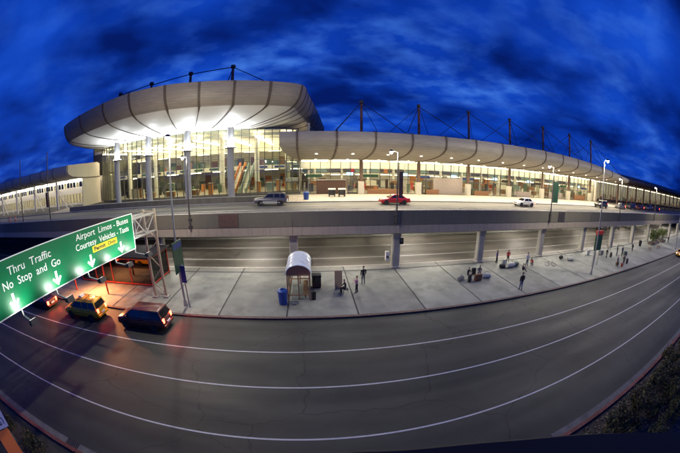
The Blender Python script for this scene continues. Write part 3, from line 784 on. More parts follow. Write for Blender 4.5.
# soffit centre above the glass wall
m = MB(); n0 = rings[-1]
for i in range(nr - 1): m.poly([n0[i], n0[i + 1], (-27, 66, 18.6)])
m.build('soffit_centre', 'soffit', rot)
# glass wall
GL = [(-50.2, 59.0), (-46.5, 57.2), (-41, 55.6), (-34, 54.5), (-27, 54.0), (-20, 54.2), (-13.5, 55.2), (-8, 56.8), (-4.6, 58.4), (-2.3, 60.4)]
gl = catmull(GL, 6)
# resample to about 2.05 m
dist = [0]
for a, b in zip(gl[:-1], gl[1:]): dist.append(dist[-1] + (b - a).length)
NP = 34
gp = []
for k in range(NP + 1):
    s = dist[-1] * k / NP
    j = max(i for i in range(len(dist)) if dist[i] <= s + 1e-9); j = min(j, len(gl) - 2)
    t = (s - dist[j]) / (dist[j + 1] - dist[j]); gp.append(gl[j].lerp(gl[j + 1], t))
zr = [UPP + .45, 8.6, 10.7, 12.8, 14.9, 17.0, 18.9]
rot_mul = MB().box((-.058, -.12, 0), (.058, .12, 18.9 - UPP)).mesh('mullion', 'mullion_dark')
for k in range(NP + 1):
    p = gp[k]; a = gp[max(k - 1, 0)]; b = gp[min(k + 1, NP)]
    o = link('mullion', rot_mul, rot, (p.x + 25, p.y - 55, 0), math.atan2(b.y - a.y, b.x - a.x))
    if k == NP: break
    q = gp[k + 1]; d = (q - p); L_ = d.length; d.normalize(); ang = math.atan2(d.y, d.x)
    for za, zb in zip(zr[:-1], zr[1:]):
        key = 'rotpane%.2f_%.2f' % (L_, zb - za)
        me = bpy.data.meshes.get(key)
        if me is None: me = MB().box((.06, -.012, .03), (L_ - .06, .012, zb - za - .03)).mesh(key, 'glass_rot')
        link('window_pane', me, rot, (p.x + 25, p.y - 55, za - UPP), ang)
        me = bpy.data.meshes.get('rottr%.2f' % L_)
        if me is None: me = MB().box((.056, -.06, -.029), (L_ - .056, .08, .029)).mesh('rottr%.2f' % L_, 'mullion_dark')
        link('transom', me, rot, (p.x + 25, p.y - 55, za - UPP), ang)
m = MB()
for p, q in zip(gp[:-1], gp[1:]): m.prism([(p.x, p.y - .12), (q.x, q.y - .12), (q.x, q.y + .18), (p.x, p.y + .18)], 'z', UPP, UPP + .42)
m.build('glass_plinth', 'concrete_dark', rot)
# columns with uplights
RC = [(-14.0, 52.0), (-22.1, 51.0), (-31.1, 51.5), (-40.2, 52.6)]
rc = MB().tube([(0, 0, 0), (0, 0, 12.75)], .62, 20).mesh('column', 'column_grey', smooth=True)
ringm = MB().lathe([(.63, 8.75), (1.0, 8.80), (1.0, 8.98), (.63, 9.0)], seg=20).mesh('uplight_ring', 'pole_dark')
upl = MB().lathe([(.66, 9.02), (.95, 9.02)], seg=20).mesh('uplight_lens', 'lamp_lens')
for i, (x, y) in enumerate(RC):
    c = link('column', rc, rot, (x + 25, y - 55, 0)); link('uplight_ring', ringm, c); link('uplight_lens', upl, c)
    for a in range(4):
        an = a * math.pi / 2 + .6
        lamp('uplight', 'SPOT', (.98 * math.cos(an), .98 * math.sin(an), 9.15), 1700, (.88, .94, 1.0), c, .12, 145, .9, (.35 * math.cos(an), .35 * math.sin(an), 1))
# masts and stays on the rotunda roof
rm = MB().tube([(0, 0, 0), (0, 0, 5.6)], [.32, .24], 10).mesh('mast', 'steel_red', smooth=True)
rcap = MB().lathe([(0, 6.15), (.42, 6.1), (.48, 5.7), (.28, 5.4)], seg=12).mesh('mast_cap', 'pole_dark', smooth=True)
RM = [(-13.9, 51.4), (-22.0, 50.8), (-31.1, 51.5), (-39.9, 52.4)]
for i, (x, y) in enumerate(RM):
    h = (24.2, 23.75, 23.5, 23.2)[i]
    mst = link('mast', rm, rot, (x + 25, y - 55, h - UPP)); link('mast_cap', rcap, mst)
    nx = RM[i + 1] if i < 3 else (-49.5, 54.5)
    MB().tube([(0, 0, 5.7), (nx[0] - x, nx[1] - y, 5.2 if i < 3 else 1.4)], .09, 6).build('stay_cable', 'cable', mst, off=(0, 0, 0))
    MB().tube([(0, 0, 5.7), (-5, 9, 1.0)], .05, 5).build('stay_cable', 'cable', mst, off=(0, 0, 0))
    if i == 0:
        MB().tube([(0, 0, 5.7), (8.5, -3.5, .3)], .08, 6).build('stay_cable', 'cable', mst, off=(0, 0, 0))
        MB().tube([(0, 0, 5.7), (1.8, -9, .2)], .05, 6).build('stay_cable', 'cable', mst, off=(0, 0, 0))
# interior of the rotunda
MB().poly([(p.x, p.y + .3, UPP) for p in gp] + [(2, 62, UPP), (2, 88, UPP), (-58, 88, UPP), (-56, 62, UPP)]); m = MB()
m.poly([(p.x, p.y + .2, UPP + .02) for p in gp] + [(0, 88, UPP + .02), (-56, 88, UPP + .02)]); m.build('hall_floor', 'floor_in', rot)
MB().box((-56, 87, UPP), (0, 87.4, 20)).build('back_wall', 'cream_wall', rot)
MB().box((-.4, 60.5, UPP), (0, 87, 20)).build('side_wall', 'cream_wall', rot)
MB().box((-56.3, 62, UPP), (-56, 87, 20)).build('side_wall', 'mullion_dark', rot)
MB().box((-56, 61.8, UPP), (-50.4, 62.0, 18.5)).build('dark_screen_wall', 'mullion_dark', rot)
MB().poly([(0, 0, 0), (1, 0, 0), (0, 1, 0)])
m = MB(); m.poly([(p.x, p.y + .25, 18.55) for p in gp] + [(0, 87, 18.55), (-56, 87, 18.55)]); m.build('hall_ceiling', 'ceiling', rot)
MB().box((-54, 70, 10.6), (-.5, 87, 11.6)).build('mezzanine', 'white_wall', rot)
MB().box((-54, 70.05, 11.6), (-.5, 70.12, 12.65)).build('mezzanine_glass', 'glass', rot)
MB().box((-54, 70.0, 12.65), (-.5, 70.16, 12.73)).build('mezzanine_rail', 'mullion_dark', rot)
MB().box((-54, 76, 15.2), (-.5, 87, 15.8)).build('upper_gallery', 'white_wall', rot)
for x in (-50, -43, -36.5, -30, -23.5, -17, -10.5, -4.5):
    MB().box((x - .28, 57.6 + abs(x + 26) * .07, 17.3), (x + .28, 86, 17.5)).build('ceiling_strip', 'rot_tube', rot)
    MB().box((x - .05, 70.5, 10.48), (x + 3.0, 71.0, 10.59)).build('mezzanine_strip', 'warm_tube', rot)
    MB().box((x - .05, 77, 15.08), (x + 3.0, 77.5, 15.19)).build('gallery_strip', 'warm_tube', rot)
ic = MB().tube([(0, 0, 0), (0, 0, 12.4)], .55, 14).mesh('interior_column', 'white_wall', smooth=True)
for x, y in ((-46, 66), (-37, 65), (-28, 65), (-19.5, 65), (-11.5, 65), (-4.7, 64)): link('interior_column', ic, rot, (x + 25, y - 55, 0))
for x in (-16.5, -14.3):
    m = MB(); m.prism([(58.8, UPP + .1), (60.2, UPP + .1), (69.6, 11.5), (71, 11.5), (71, 10.6), (69.8, 10.6), (60.5, UPP + .03)], 'x', x, x + 1.3); e_ = m.build('escalator', 'mullion', rot)
    for s_ in (0, 1.22):
        m = MB(); m.prism([(58.8, UPP + 1.05), (60.2, UPP + 1.05), (69.6, 12.5), (71, 12.5), (71, 11.5), (69.6, 11.5), (60.2, UPP + .1), (58.8, UPP + .1)], 'x', x + s_, x + s_ + .08)
        m.build('escalator_side', 'orange_panel' if x < -15 else 'teal_in', e_, off=wloc(rot))
rnd = random.Random(11)
for i in range(26):
    x = -54 + i * 2.05
    MB().box((x, 86.5, UPP), (x + 1.9, 86.95, UPP + rnd.uniform(1.5, 3.4))).build('shop_panel', rnd.choice(['wood', 'teal_in', 'cream_panel', 'orange_panel', 'white_wall', 'green_in']), rot)
    MB().box((x, 86.6, 11.62), (x + 1.9, 86.95, 11.6 + rnd.uniform(1.4, 2.8))).build('shop_panel', rnd.choice(['wood', 'mullion_dark', 'cream_panel', 'white_wall', 'green_in', 'teal_in']), rot)
for i in range(46):
    x = rnd.uniform(-48, -3.5); y = rnd.uniform(61, 84); w = rnd.uniform(.3, 1.1); h = rnd.choice((.5, 1.0, 1.6, 1.7, 1.8, 2.3))
    fz = UPP + .02 if y < 70.5 or i % 3 else 11.6
    MB().box((x, y, fz), (x + w, y + .35, fz + h)).build('hall_fitting', rnd.choice(fit_cols), rot, bevel=.03)
for k in range(13):
    x = -53 + k * 4.05
    MB().box((x, 69.9, 12.75), (x + .08, 69.98, 15.1)).build('screen_mullion', 'mullion_dark', rot); MB().box((x + .3, 69.88, 11.0), (x + 2.6, 69.96, 11.45)).build('direction_sign', rnd.choice(['black', 'sign_blue', 'sign_dkgreen']), rot)
for z in (13.6, 15.0): MB().box((-54, 75.9, z), (-.5, 76.0, z + .1)).build('gallery_rail', 'mullion_dark', rot)
for y in (60, 66, 72, 78): MB().box((-54, y, 17.7), (-.5, y + .3, 18.3)).build('ceiling_beam', 'white_wall', rot)
for x, y, w, h, mm in ((-20.8, 58.6, .9, 2.4, 'orange_panel'), (-10.8, 60.0, .8, 2.3, 'orange_panel'), (-6.9, 61.5, .7, 2.4, 'orange_panel'), (-26, 60, 2.4, 1.1, 'wood'), (-31.5, 59.5, 2.2, 1.1, 'wood'), (-37.5, 60, 2.5, 1.15, 'wood'), (-43, 62, 2.0, 2.0, 'stone_panel'), (-9.2, 63, 1.6, 1.8, 'teal_in'), (-33, 64, 1.4, 2.6, 'green_in')):
    t = thing('kiosk', (x, y, UPP + .03), {-20.8: 'orange kiosk left of the rotunda escalators', -10.8: 'orange kiosk right of the rotunda escalators', -6.9: 'orange kiosk near the right end of the rotunda glass', -26: 'low wooden desk in the rotunda, rightmost of three', -31.5: 'low wooden desk in the rotunda, middle of three', -37.5: 'low wooden desk in the rotunda, leftmost of three', -43: 'speckled stone block at the left end of the rotunda floor', -9.2: 'teal kiosk behind the right rotunda glass', -33: 'tall green kiosk at the back of the rotunda floor'}[x], 'kiosk', 'kiosks inside the rotunda')
    MB().box((0, 0, 0), (w, .7, h)).build('kiosk_body', mm, t, off=(0, 0, 0), bevel=.03); MB().box((-.05, -.05, h + .003), (w + .05, .75, h + .06)).build('kiosk_top', 'white_wall', t, off=(0, 0, 0))
# lift tower and glazed link between rotunda and hall
lk = thing('glazed_link', (-3, 58, UPP), 'narrow glazed link with dark frames between rotunda and main hall', 'building')
for i in range(3):
    MB().box((-2.2 + i * .0, 56.6 + i * 1.2, UPP), (-2.1, 57.7 + i * 1.2, 12.2)).build('window_pane', 'glass', lk)
for z in (6.2, 8.2, 10.2, 12.2): MB().box((-4.6, 56.2, z), (-2.05, 56.32, z + .12)).build('transom', 'mullion_dark', lk)
for x in (-4.6, -3.4, -2.2): MB().box((x, 56.18, UPP), (x + .1, 56.34, 12.4)).build('mullion', 'mullion_dark', lk)
for x in (-4.5, -3.3): MB().box((x, 56.24, UPP), (x + 1.1, 56.27, 12.2)).build('window_pane', 'glass', lk)
MB().box((-4.7, 57.8, 8.4), (-2.2, 59.2, 9.0)).build('landing', 'white_wall', lk)
# low dark wall in front of the rotunda
lw = thing('low_wall', (-26, 45.6, UPP), 'low dark wall along the kerb in front of the rotunda', 'wall')
me = MB().box((0, -.2, 0), (4.24, .2, .80)).mesh('wall_panel', 'concrete_dark', bevel=.015); me2 = MB().box((0, -.25, .803), (4.24, .25, .88)).mesh('wall_coping', 'concrete')
for i in range(11):
    link('wall_panel', me, lw, (-24 + i * 4.25, 0, 0)); link('wall_coping', me2, lw, (-24 + i * 4.25, 0, 0))
# ------------------------------------------------------------------ left wing
lwg = thing('concourse_wing', (-80, 55, UPP), 'white lit concourse wing with curved beige canopy left of the rotunda', 'building')
LP = [(47.1, 15.5), (46.95, 14.8), (47.05, 14.0), (47.5, 13.4), (48.6, 12.95), (50.8, 12.6), (54, 12.35), (58, 12.2)]
for i in range(14):
    xb = -52.3 - i * 5.65
    q = LP + [(59.5, 12.3), (59.5, 15.9), (47.6, 15.62)]
    MB().prism(q, 'x', xb - 5.5, xb).build('canopy_panel', 'fascia_wing_lit', lwg, smooth=True)
    q2 = [(y - (.08 if k < 4 else 0), z - (.08 if k > 2 else 0)) for k, (y, z) in enumerate(LP)] + [(59.4, 12.5), (59.4, 15.95), (47.5, 15.7)]
    MB().prism(q2, 'x', xb - 5.65, xb - 5.5).build('canopy_rib', 'rib', lwg)
    MB().box((xb - 5.3, 52.5, 12.25), (xb - .3, 52.9, 12.38)).build('cove_light', 'wing_tube', lwg)
    MB().box((xb - 5.3, 57.8, 11.9), (xb - .3, 58.1, 12.05)).build('cove_light', 'wing_tube', lwg)
    MB().box((xb - 5.65, 58.5, 8.9), (xb, 58.9, 10.5)).build('spandrel_panel', 'white_wall', lwg)
    MB().box((xb - 5.65, 58.3, UPP - .1), (xb, 58.7, 6.5)).build('plinth', 'white_wall', lwg)
    for k in range(4):
        x = xb - 5.65 + k * 1.41
        MB().box((x + .08, 58.6, 10.52), (x + 1.33, 58.64, 12.1)).build('clerestory_pane', 'car_glass' if k != 2 else 'glass', lwg)
        MB().box((x + .08, 58.6, 6.52), (x + 1.33, 58.64, 8.88)).build('window_pane', 'glass', lwg)
        MB().box((x - .06, 58.5, 6.5), (x + .06, 58.75, 8.9)).build('mullion', 'mullion', lwg)
        MB().box((x - .06, 58.5, 10.5), (x + .06, 58.75, 12.2)).build('mullion', 'white_wall', lwg)
MB().box((-132, 66, UPP), (-52.5, 66.3, 12.4)).build('back_wall', 'cream_wall', lwg)
MB().box((-132, 59, UPP - .2), (-52.5, 66, UPP)).build('hall_floor', 'floor_in', lwg)
MB().box((-132, 59.5, 12.31), (-52.5, 66, 12.5)).build('hall_ceiling', 'ceiling', lwg)
for i in range(9): MB().box((-58 - i * 8, 60.5, 11.8), (-53.5 - i * 8, 61, 11.95)).build('ceiling_strip', 'warm_tube', lwg)
# beige end wall facing the rotunda, with its seam
MB().prism(LP + [(59.8, 12.2), (59.8, 15.6), (47.6, 15.6)], 'x', -52.28, -52.0).build('end_canopy_panel', 'cream_panel', lwg)
MB().prism([(52.4, UPP), (59.8, UPP), (59.8, 12.15), (52.9, 12.38)], 'x', -52.29, -52.03).build('end_wall', 'cream_panel', lwg)
MB().prism([(47.1, 15.5), (47.4, 15.5), (47.35, 14.1), (47.8, 13.6), (48.8, 13.15), (51, 12.85), (54, 12.6), (59.8, 12.45), (59.8, 12.25), (58, 12.2), (54, 12.35), (50.8, 12.6), (48.6, 12.95), (47.5, 13.4), (47.05, 14.0)], 'x', -51.99, -51.93).build('end_trim', 'rib', lwg)
for x in (-60.5, -72, -84, -96):
    b_ = MB(); b_.bar((x, 50.5, UPP), (x, 50.5, 12.6), .45, .45); c = b_.build('brace_column', 'white_wall', lwg)
    MB().bar((x, 50.5, 11.0), (x + 4.2, 50.5, UPP), .22).build('brace', 'white_wall', c, off=wloc(lwg)); MB().bar((x, 50.5, 11.0), (x + 2.0, 54.5, UPP), .2).build('brace', 'white_wall', c, off=wloc(lwg))
for x, y in ((-69.3, 38.4), (-66.8, 39.0)):
    t = thing('traffic_barrel', (x, y, UP), 'orange traffic barrel on the upper road, ' + ('left one of the pair' if x < -68 else 'right one of the pair'), 'barrel', 'orange traffic barrels')
    MB().lathe([(0, .0), (.40, .0), (.40, .08), (.30, .1), (.27, 1.05), (.2, 1.12), (0, 1.12)], seg=16).build('body', 'orange_barrel', t, off=(0, 0, 0), smooth=True)
    for z in (.35, .7): MB().lathe([(.302 - z * .02, z), (.298 - z * .02, z + .14)], seg=16).build('reflective_band', 'sign_white', t, off=(0, 0, 0))
# ------------------------------------------------------------------ right wing
rwg = thing('far_wing', (120, 55, UPP), 'far dark roofed terminal wing with lit windows beyond the canopy end', 'building')
for i in range(22):
    x = 83.4 + i * 8
    MB().prism([(47.2, 14.5), (46.9, 13.9), (47.5, 13.3), (50, 12.9), (56, 12.6), (70, 12.6), (70, 15.8), (52, 15.6)], 'x', x, x + 7.9).build('roof_panel', 'roof_dark', rwg)
    for k in range(4):
        xx = x + k * 2
        MB().box((xx + .08, 56.0, UPP + .9), (xx + 1.92, 56.04, 9.2)).build('window_pane', 'glass', rwg); MB().box((xx + .08, 56.0, 9.3), (xx + 1.92, 56.04, 12.5)).build('window_pane', 'glass', rwg)
        MB().box((xx - .08, 55.9, UPP), (xx + .08, 56.15, 12.6)).build('mullion', 'mullion', rwg)
    MB().box((x, 55.92, UPP), (x + 7.9, 56.1, UPP + .88)).build('plinth', 'brick', rwg); MB().box((x + .1, 55.94, 9.2), (x + 7.9, 56.08, 9.3)).build('transom', 'mullion', rwg)
    MB().box((x + .5, 58, 12.1), (x + 7.4, 58.5, 12.25)).build('ceiling_strip', 'far_tube', rwg); MB().box((x + .5, 62, 12.1), (x + 7.4, 62.5, 12.25)).build('ceiling_strip', 'far_tube', rwg); MB().box((x, 56.2, 12.62), (x + 8, 66, 12.7)).build('hall_ceiling', 'ceiling', rwg)
    for q in range(5): MB().box((x + .4 + q * 1.5, 57.5 + (q * 37 + i * 13) % 7, UPP), (x + 1.1 + q * 1.5, 57.9 + (q * 37 + i * 13) % 7, UPP + 1.2 + .4 * ((q + i) % 4))).build('hall_fitting', ('wood', 'teal_in', 'black', 'orange_panel', 'stone_panel', 'green_in', 'cloth_red')[(q * 3 + i) % 7], rwg)
    MB().box((x, 66, UPP), (x + 8, 66.3, 12.6)).build('back_wall', 'cream_wall', rwg); MB().box((x, 56.2, UPP - .2), (x + 8, 66, UPP)).build('hall_floor', 'floor_in', rwg)
    MB().box((x + 3.6, 49.2, UPP), (x + 4.1, 49.7, 13.2)).build('column', 'steel_brown', rwg)

# ------------------------------------------------------------------ street lamps
def head(parent, p, r=.22, pw=3000, kind='POINT', on=True, c=(1.0, .90, .72)):
    h = MB().lathe([(.02, .2), (r * .8, .16), (r * 1.25, .02), (r * 1.2, -.03), (r, -.04)], seg=14).build('lamp_head', 'pole_dark', parent, off=(0, 0, 0), smooth=True)
    h.location = p
    MB().lathe([(r * .98, -.03), (r * .8, -.16), (r * .4, -.24), (0, -.26)], seg=14).build('lamp_lens', 'lamp_lens' if on else 'head_lens', h, off=(0, 0, 0), smooth=True)
    if on: lamp('lamp_light', kind, (0, 0, -.42), pw, c, h, .16, 165, .5, (0, 0, -1))
    return h
def island_lamp(x, y, z, side, label, pw=6500, mm='galv'):
    t = thing('street_lamp', (x, y, .15), label, 'street lamp', 'tall lamps on the island pavement')
    MB().tube([(0, 0, 0), (0, 0, z - .2)], [.11, .065], 10).build('pole', mm, t, off=(0, 0, 0), smooth=True)
    MB().lathe([(.2, 0), (.2, .12), (.13, .5), (.11, .55)], seg=12).build('pole_base', 'concrete', t, off=(0, 0, 0))
    MB().tube([(0, 0, z - .25), (side * .25, -.1, z), (side * .6, -.25, z + .04)], .035, 6).build('arm', mm, t, off=(0, 0, 0))
    head(t, (side * .7, -.3, z), .2, pw)
    return t
island_lamp(-11.3, 22.3, 14.3, -.1, 'tall street lamp on the island beside the green overhead sign gantry', 5200)
island_lamp(34.5, 22.1, 14.5, .8, 'tall brightly lit street lamp on the island near the standing travellers', 4600)
island_lamp(80.3, 22.1, 14.5, .8, 'tall street lamp at the far right end of the island pavement', 4600)
def deck_lamp(x, z, label, pw=2600, dx=-.5):
    t = thing('street_lamp', (x, 29.84, 5.3), label, 'street lamp', 'lamps along the viaduct parapet')
    h = z - 5.3
    MB().tube([(0, 0, 0), (0, 0, h)], [.10, .06], 10).build('pole', 'pole_dark', t, off=(0, 0, 0), smooth=True)
    for zz in (.2, 1.0): MB().box((-.22, -.02, zz), (.22, .14, zz + .14)).build('wall_bracket', 'pole_dark', t, off=(0, 0, 0))
    MB().tube([(0, 0, h - .05), (dx, .2, h + .1)], .035, 6).build('arm', 'pole_dark', t, off=(0, 0, 0))
    head(t, (dx * 1.3, .25, h + .05), .17, pw)
    return t
deck_lamp(-13.0, 13.0, 'short lamp on the viaduct parapet left, in front of the rotunda glass')
deck_lamp(8.95, 13.0, 'short lamp on the viaduct parapet beside the red car')
deck_lamp(32.0, 13.0, 'short lamp with dark banner on the viaduct parapet by the white car')
deck_lamp(54.5, 13.1, 'short lamp on the viaduct parapet right of the tall island lamp')
deck_lamp(77.2, 13.1, 'short lamp on the viaduct parapet near the far terminal wing')
def banner(x, y, z0, z1, w, label, mm, thick=.08):
    t = thing('banner', (x, y, z0), label, 'banner')
    MB().box((-w / 2, -thick / 2, 0), (w / 2, thick / 2, z1 - z0)).build('panel', mm, t, off=(0, 0, 0), bevel=.015)
    MB().box((-w / 2 - .03, -thick / 2 - .02, z1 - z0 + .003), (w / 2 + .03, thick / 2 + .02, z1 - z0 + .06)).build('frame', 'pole_dark', t, off=(0, 0, 0))
    return t
banner(9.32, 29.84, 8.45, 10.9, .42, 'narrow dark banner on the parapet lamp beside the red car', 'steel_brown')
banner(32.75, 29.84, 8.1, 10.95, 1.15, 'dark green banner on the parapet lamp by the white car', 'sign_dkgreen')
# unlit masts by the left wing
for x, z, lb in ((-52.8, 17.5, 'thin dark pole in front of the white concourse wing, left one'), (-42.3, 17.25, 'thin dark pole with maroon banner in front of the concourse wing')):
    t = thing('pole', (x, 33.0, UP), lb, 'pole')
    MB().tube([(0, 0, 0), (0, 0, z - UP)], [.14, .08], 8).build('shaft', 'pole_dark', t, off=(0, 0, 0), smooth=True); MB().lathe([(.26, 0), (.26, .1), (.16, .4)], seg=10).build('base', 'pole_dark', t, off=(0, 0, 0))
banner(-42.62, 32.8, 8.6, 10.9, .62, 'maroon banner on the thin pole before the concourse wing', 'steel_red')

# ------------------------------------------------------------------ overhead sign gantry
A_ = Vector((-14.15, 20.15, 0)); D_ = Vector((-.12068, -.99269, 0)); Nn = Vector((.99269, -.12068, 0))
gan = thing('sign_gantry', (-14.6, 23.6, .15), 'steel box truss gantry holding the green overhead road sign', 'sign gantry')
def P_(u, v, n=0): q = A_ + D_ * u + Nn * n; return (q.x, q.y, v)
post_a, post_b = Vector((-13.97, 23.71, 0)), Vector((-15.13, 23.54, 0))
ts = MB()
for p in (post_a, post_b):
    m = MB(); m.bar((p.x, p.y, .15), (p.x, p.y, 8.5), .2); m.build('post', 'galv_warm', gan)
    m = MB(); m.box((p.x - .28, p.y - .28, .151), (p.x + .28, p.y + .28, .32)); m.build('base_plate', 'concrete', gan)
m = MB()
for k in range(6):
    z0 = .5 + k * 1.3
    a, b = (post_a, post_b) if k % 2 == 0 else (post_b, post_a)
    m.bar((a.x, a.y, z0), (b.x, b.y, z0 + 1.3), .075)
for z in (.5, 8.3): m.bar((post_a.x, post_a.y, z), (post_b.x, post_b.y, z), .09)
m.build('post_lacing', 'galv_warm', gan)
LEN = 24.0
ch = []
for p in (post_a, post_b):
    for z in (8.2, 6.65):
        e = p + D_ * LEN
        m = MB(); m.bar((p.x, p.y, z), (e.x, e.y, z), .13); m.build('chord', 'galv', gan)
m = MB()
nb = 16
for k in range(nb):
    s0, s1 = LEN * k / nb, LEN * (k + 1) / nb
    for p in (post_a, post_b):
        a = p + D_ * s0; b = p + D_ * s1
        za, zb = (8.2, 6.65) if k % 2 == 0 else (6.65, 8.2)
        m.bar((a.x, a.y, za), (b.x, b.y, zb), .07); m.bar((b.x, b.y, 6.65), (b.x, b.y, 8.2), .06)
    a = post_a + D_ * s0; b = post_b + D_ * s1
    for z in (8.2, 6.65): m.bar((a.x, a.y, z), (b.x, b.y, z), .06)
m.build('chord_lacing', 'galv', gan)
ep_a, ep_b = post_a + D_ * LEN, post_b + D_ * LEN
for p in (ep_a, ep_b):
    m = MB(); m.bar((p.x, p.y, 0), (p.x, p.y, 8.5), .2); m.build('post', 'galv_warm', gan)
# sign panel: boards of sheet with joints
sgn = MB(); sgn.poly([P_(0, 5.93), P_(17, 5.93), P_(17, 8.75), P_(0, 8.75)]); bm_ = MB()
def slabp(mb, u0, u1, v0, v1, n0, n1):
    mb.loft([[P_(u0, v0, n0), P_(u1, v0, n0), P_(u1, v1, n0), P_(u0, v1, n0)], [P_(u0, v0, n1), P_(u1, v0, n1), P_(u1, v1, n1), P_(u0, v1, n1)]])
    return mb
sp_ = slabp(MB(), 0, 17, 5.93, 8.75, -.06, 0).build('sign_panel', 'sign_green', gan)
bd = MB()
for a in ((.0, 17, 8.69, 8.75), (0, 17, 5.93, 5.99), (0, .06, 5.99, 8.69), (16.94, 17, 5.99, 8.69)): slabp(bd, a[0], a[1], a[2], a[3], .002, .008)
bd.build('sign_border', 'sign_white', sp_, off=wloc(gan))
def sign_text(s, u_left, v_base, size, width=None, mm='sign_white', n=.004):
    me = text_mesh(s, size, mm, 'LEFT', .004 if mm != 'black' else .03)
    xs = [v.co.x for v in me.vertices]; w = max(xs) - min(xs); x0 = min(xs); k = (width / w) if width else 1
    for v in me.vertices:
        q = P_(u_left - (v.co.x - x0) * k, v_base + v.co.y, n + v.co.z)
        v.co = (q[0] - gan.location.x, q[1] - gan.location.y, q[2] - gan.location.z)
    # one part for each word: letters closer than a word space belong together
    bm = bmesh.new(); bm.from_mesh(me); bm.faces.ensure_lookup_table()
    seen = set(); isl_ = []
    for f0 in bm.faces:
        if f0.index in seen: continue
        st = [f0]; seen.add(f0.index); comp = []
        while st:
            f = st.pop(); comp.append(f)
            for e in f.edges:
                for g_ in e.link_faces:
                    if g_.index not in seen: seen.add(g_.index); st.append(g_)
        ys = [-v.co.y for f in comp for v in f.verts]; isl_.append((min(ys), max(ys), comp))
    isl_.sort(key=lambda q: q[0])
    words = []
    for lo, hi, comp in isl_:
        if words and lo - words[-1][1] < .16 * size: words[-1][1] = max(words[-1][1], hi); words[-1][2] += comp
        else: words.append([lo, hi, list(comp)])
    for lo, hi, comp in words:
        idx = {}; vs = []; fs = []
        for f in comp:
            fs.append([idx.setdefault(v.index, len(idx)) for v in f.verts])
            for v in f.verts:
                if idx[v.index] == len(vs): vs.append(tuple(v.co))
        w_ = bpy.data.meshes.new('sign_word'); w_.from_pydata(vs, [], fs); w_.materials.append(MATS[mm]); link('sign_word', w_, sp_)
    bm.free()
sign_text('Thru  Traffic', 12.48, 7.86, .62, 3.65)
sign_text('No  Stop  and  Go', 13.1, 7.22, .62, 4.95)
sign_text('Airport  Limos - Buses', 6.42, 8.13, .58, 5.85)
sign_text('Courtesy  Vehicles - Taxis', 6.55, 7.50, .58, 5.95)
yp = slabp(MB(), 2.2, 4.98, 6.98, 7.40, .002, .02).build('permit_plate', 'sign_yellow', sp_, off=wloc(gan))
sign_text('Permit  Only', 4.8, 7.07, .36, 2.45, 'black', .022)
for u in (12.56, 8.75, 5.3, 1.82):
    m = MB()
    q = [(0, 6.08), (.42, 6.52), (.30, 6.62), (.10, 6.42), (.10, 6.95), (-.10, 6.95), (-.10, 6.42), (-.30, 6.62), (-.42, 6.52)]
    m.loft([[P_(u - a, b, .003) for a, b in q], [P_(u - a, b, .010) for a, b in q]]); m.build('down_arrow', 'sign_white', sp_, off=wloc(gan))
for u in (15.4, 12.2, 9.0, 5.8, 2.65, .05):
    f = MB(); f.bar(P_(u, 5.95, -.1), P_(u, 5.55, -.05), .09); f.bar(P_(u, 5.56, -.05), P_(u, 5.46, 1.25), .10, .08)
    arm = f.build('light_arm', 'galv', gan)
    h_ = MB(); c = P_(u, 5.50, 1.35)
    h_.loft([[P_(u - .3, 5.42, 1.2), P_(u + .3, 5.42, 1.2), P_(u + .3, 5.42, 1.6), P_(u - .3, 5.42, 1.6)], [P_(u - .26, 5.62, 1.18), P_(u + .26, 5.62, 1.18), P_(u + .26, 5.74, 1.5), P_(u - .26, 5.74, 1.5)]])
    h_.build('floodlight', 'pole_dark', arm, off=wloc(gan))
    le = MB(); le.poly([P_(u - .22, 5.64, 1.2), P_(u + .22, 5.64, 1.2), P_(u + .22, 5.74, 1.45), P_(u - .22, 5.74, 1.45)]); le.build('floodlight_lens', 'flood_lens', arm, off=wloc(gan))
    src = P_(u, 5.82, 1.25)
    lamp('flood_lamp', 'SPOT', (src[0] - gan.location.x, src[1] - gan.location.y, src[2] - gan.location.z), 330, (.93, 1.0, .90), gan, .12, 130, .9, tuple(Vector(P_(u, 7.1, 0)) - Vector(src)))

# small signs on the island
t = thing('direction_sign', (-11.3, 22.3, 3.4), 'dark green direction sign hung on the lamp pole by the gantry', 'sign')
MB().box((.14, -1.1, 0), (.2, .75, 2.6)).build('panel', 'sign_dkgreen', t, off=(0, 0, 0), bevel=.01)
MB().box((.202, -1.0, 2.0), (.208, .65, 2.45)).build('red_header', 'sign_blue', t, off=(0, 0, 0)); [MB().box((.06, -.2, zz), (.139, .2, zz + .1)).build('clamp', 'galv', t, off=(0, 0, 0)) for zz in (.4, 2.0)]
t = thing('sign_post', (-10.75, 22.0, .15), 'narrow post with small blue sign standing at the kerb', 'sign')
MB().bar((0, 0, 0), (-.12, .1, 3.9), .09).build('post', 'galv', t, off=(0, 0, 0)); MB().box((-.3, -.06, 2.3), (.16, -.0, 3.8)).build('panel', 'sign_blue', t, off=(0, 0, 0), bevel=.01)
t = thing('bus_stop_sign', (38.5, 24.4, .15), 'tall green and red totem sign on posts beside the bright lamp', 'sign')
MB().box((-.95, -.09, 2.3), (.95, .09, 4.5)).build('green_panel', 'sign_dkgreen', t, off=(0, 0, 0), bevel=.02); MB().box((-.95, -.1, 4.503), (.95, .1, 5.1)).build('red_panel', 'red_sign', t, off=(0, 0, 0), bevel=.02)
for x in (-.7, .7): MB().box((x - .05, -.05, 0), (x + .05, .05, 2.3)).build('post', 'galv', t, off=(0, 0, 0))
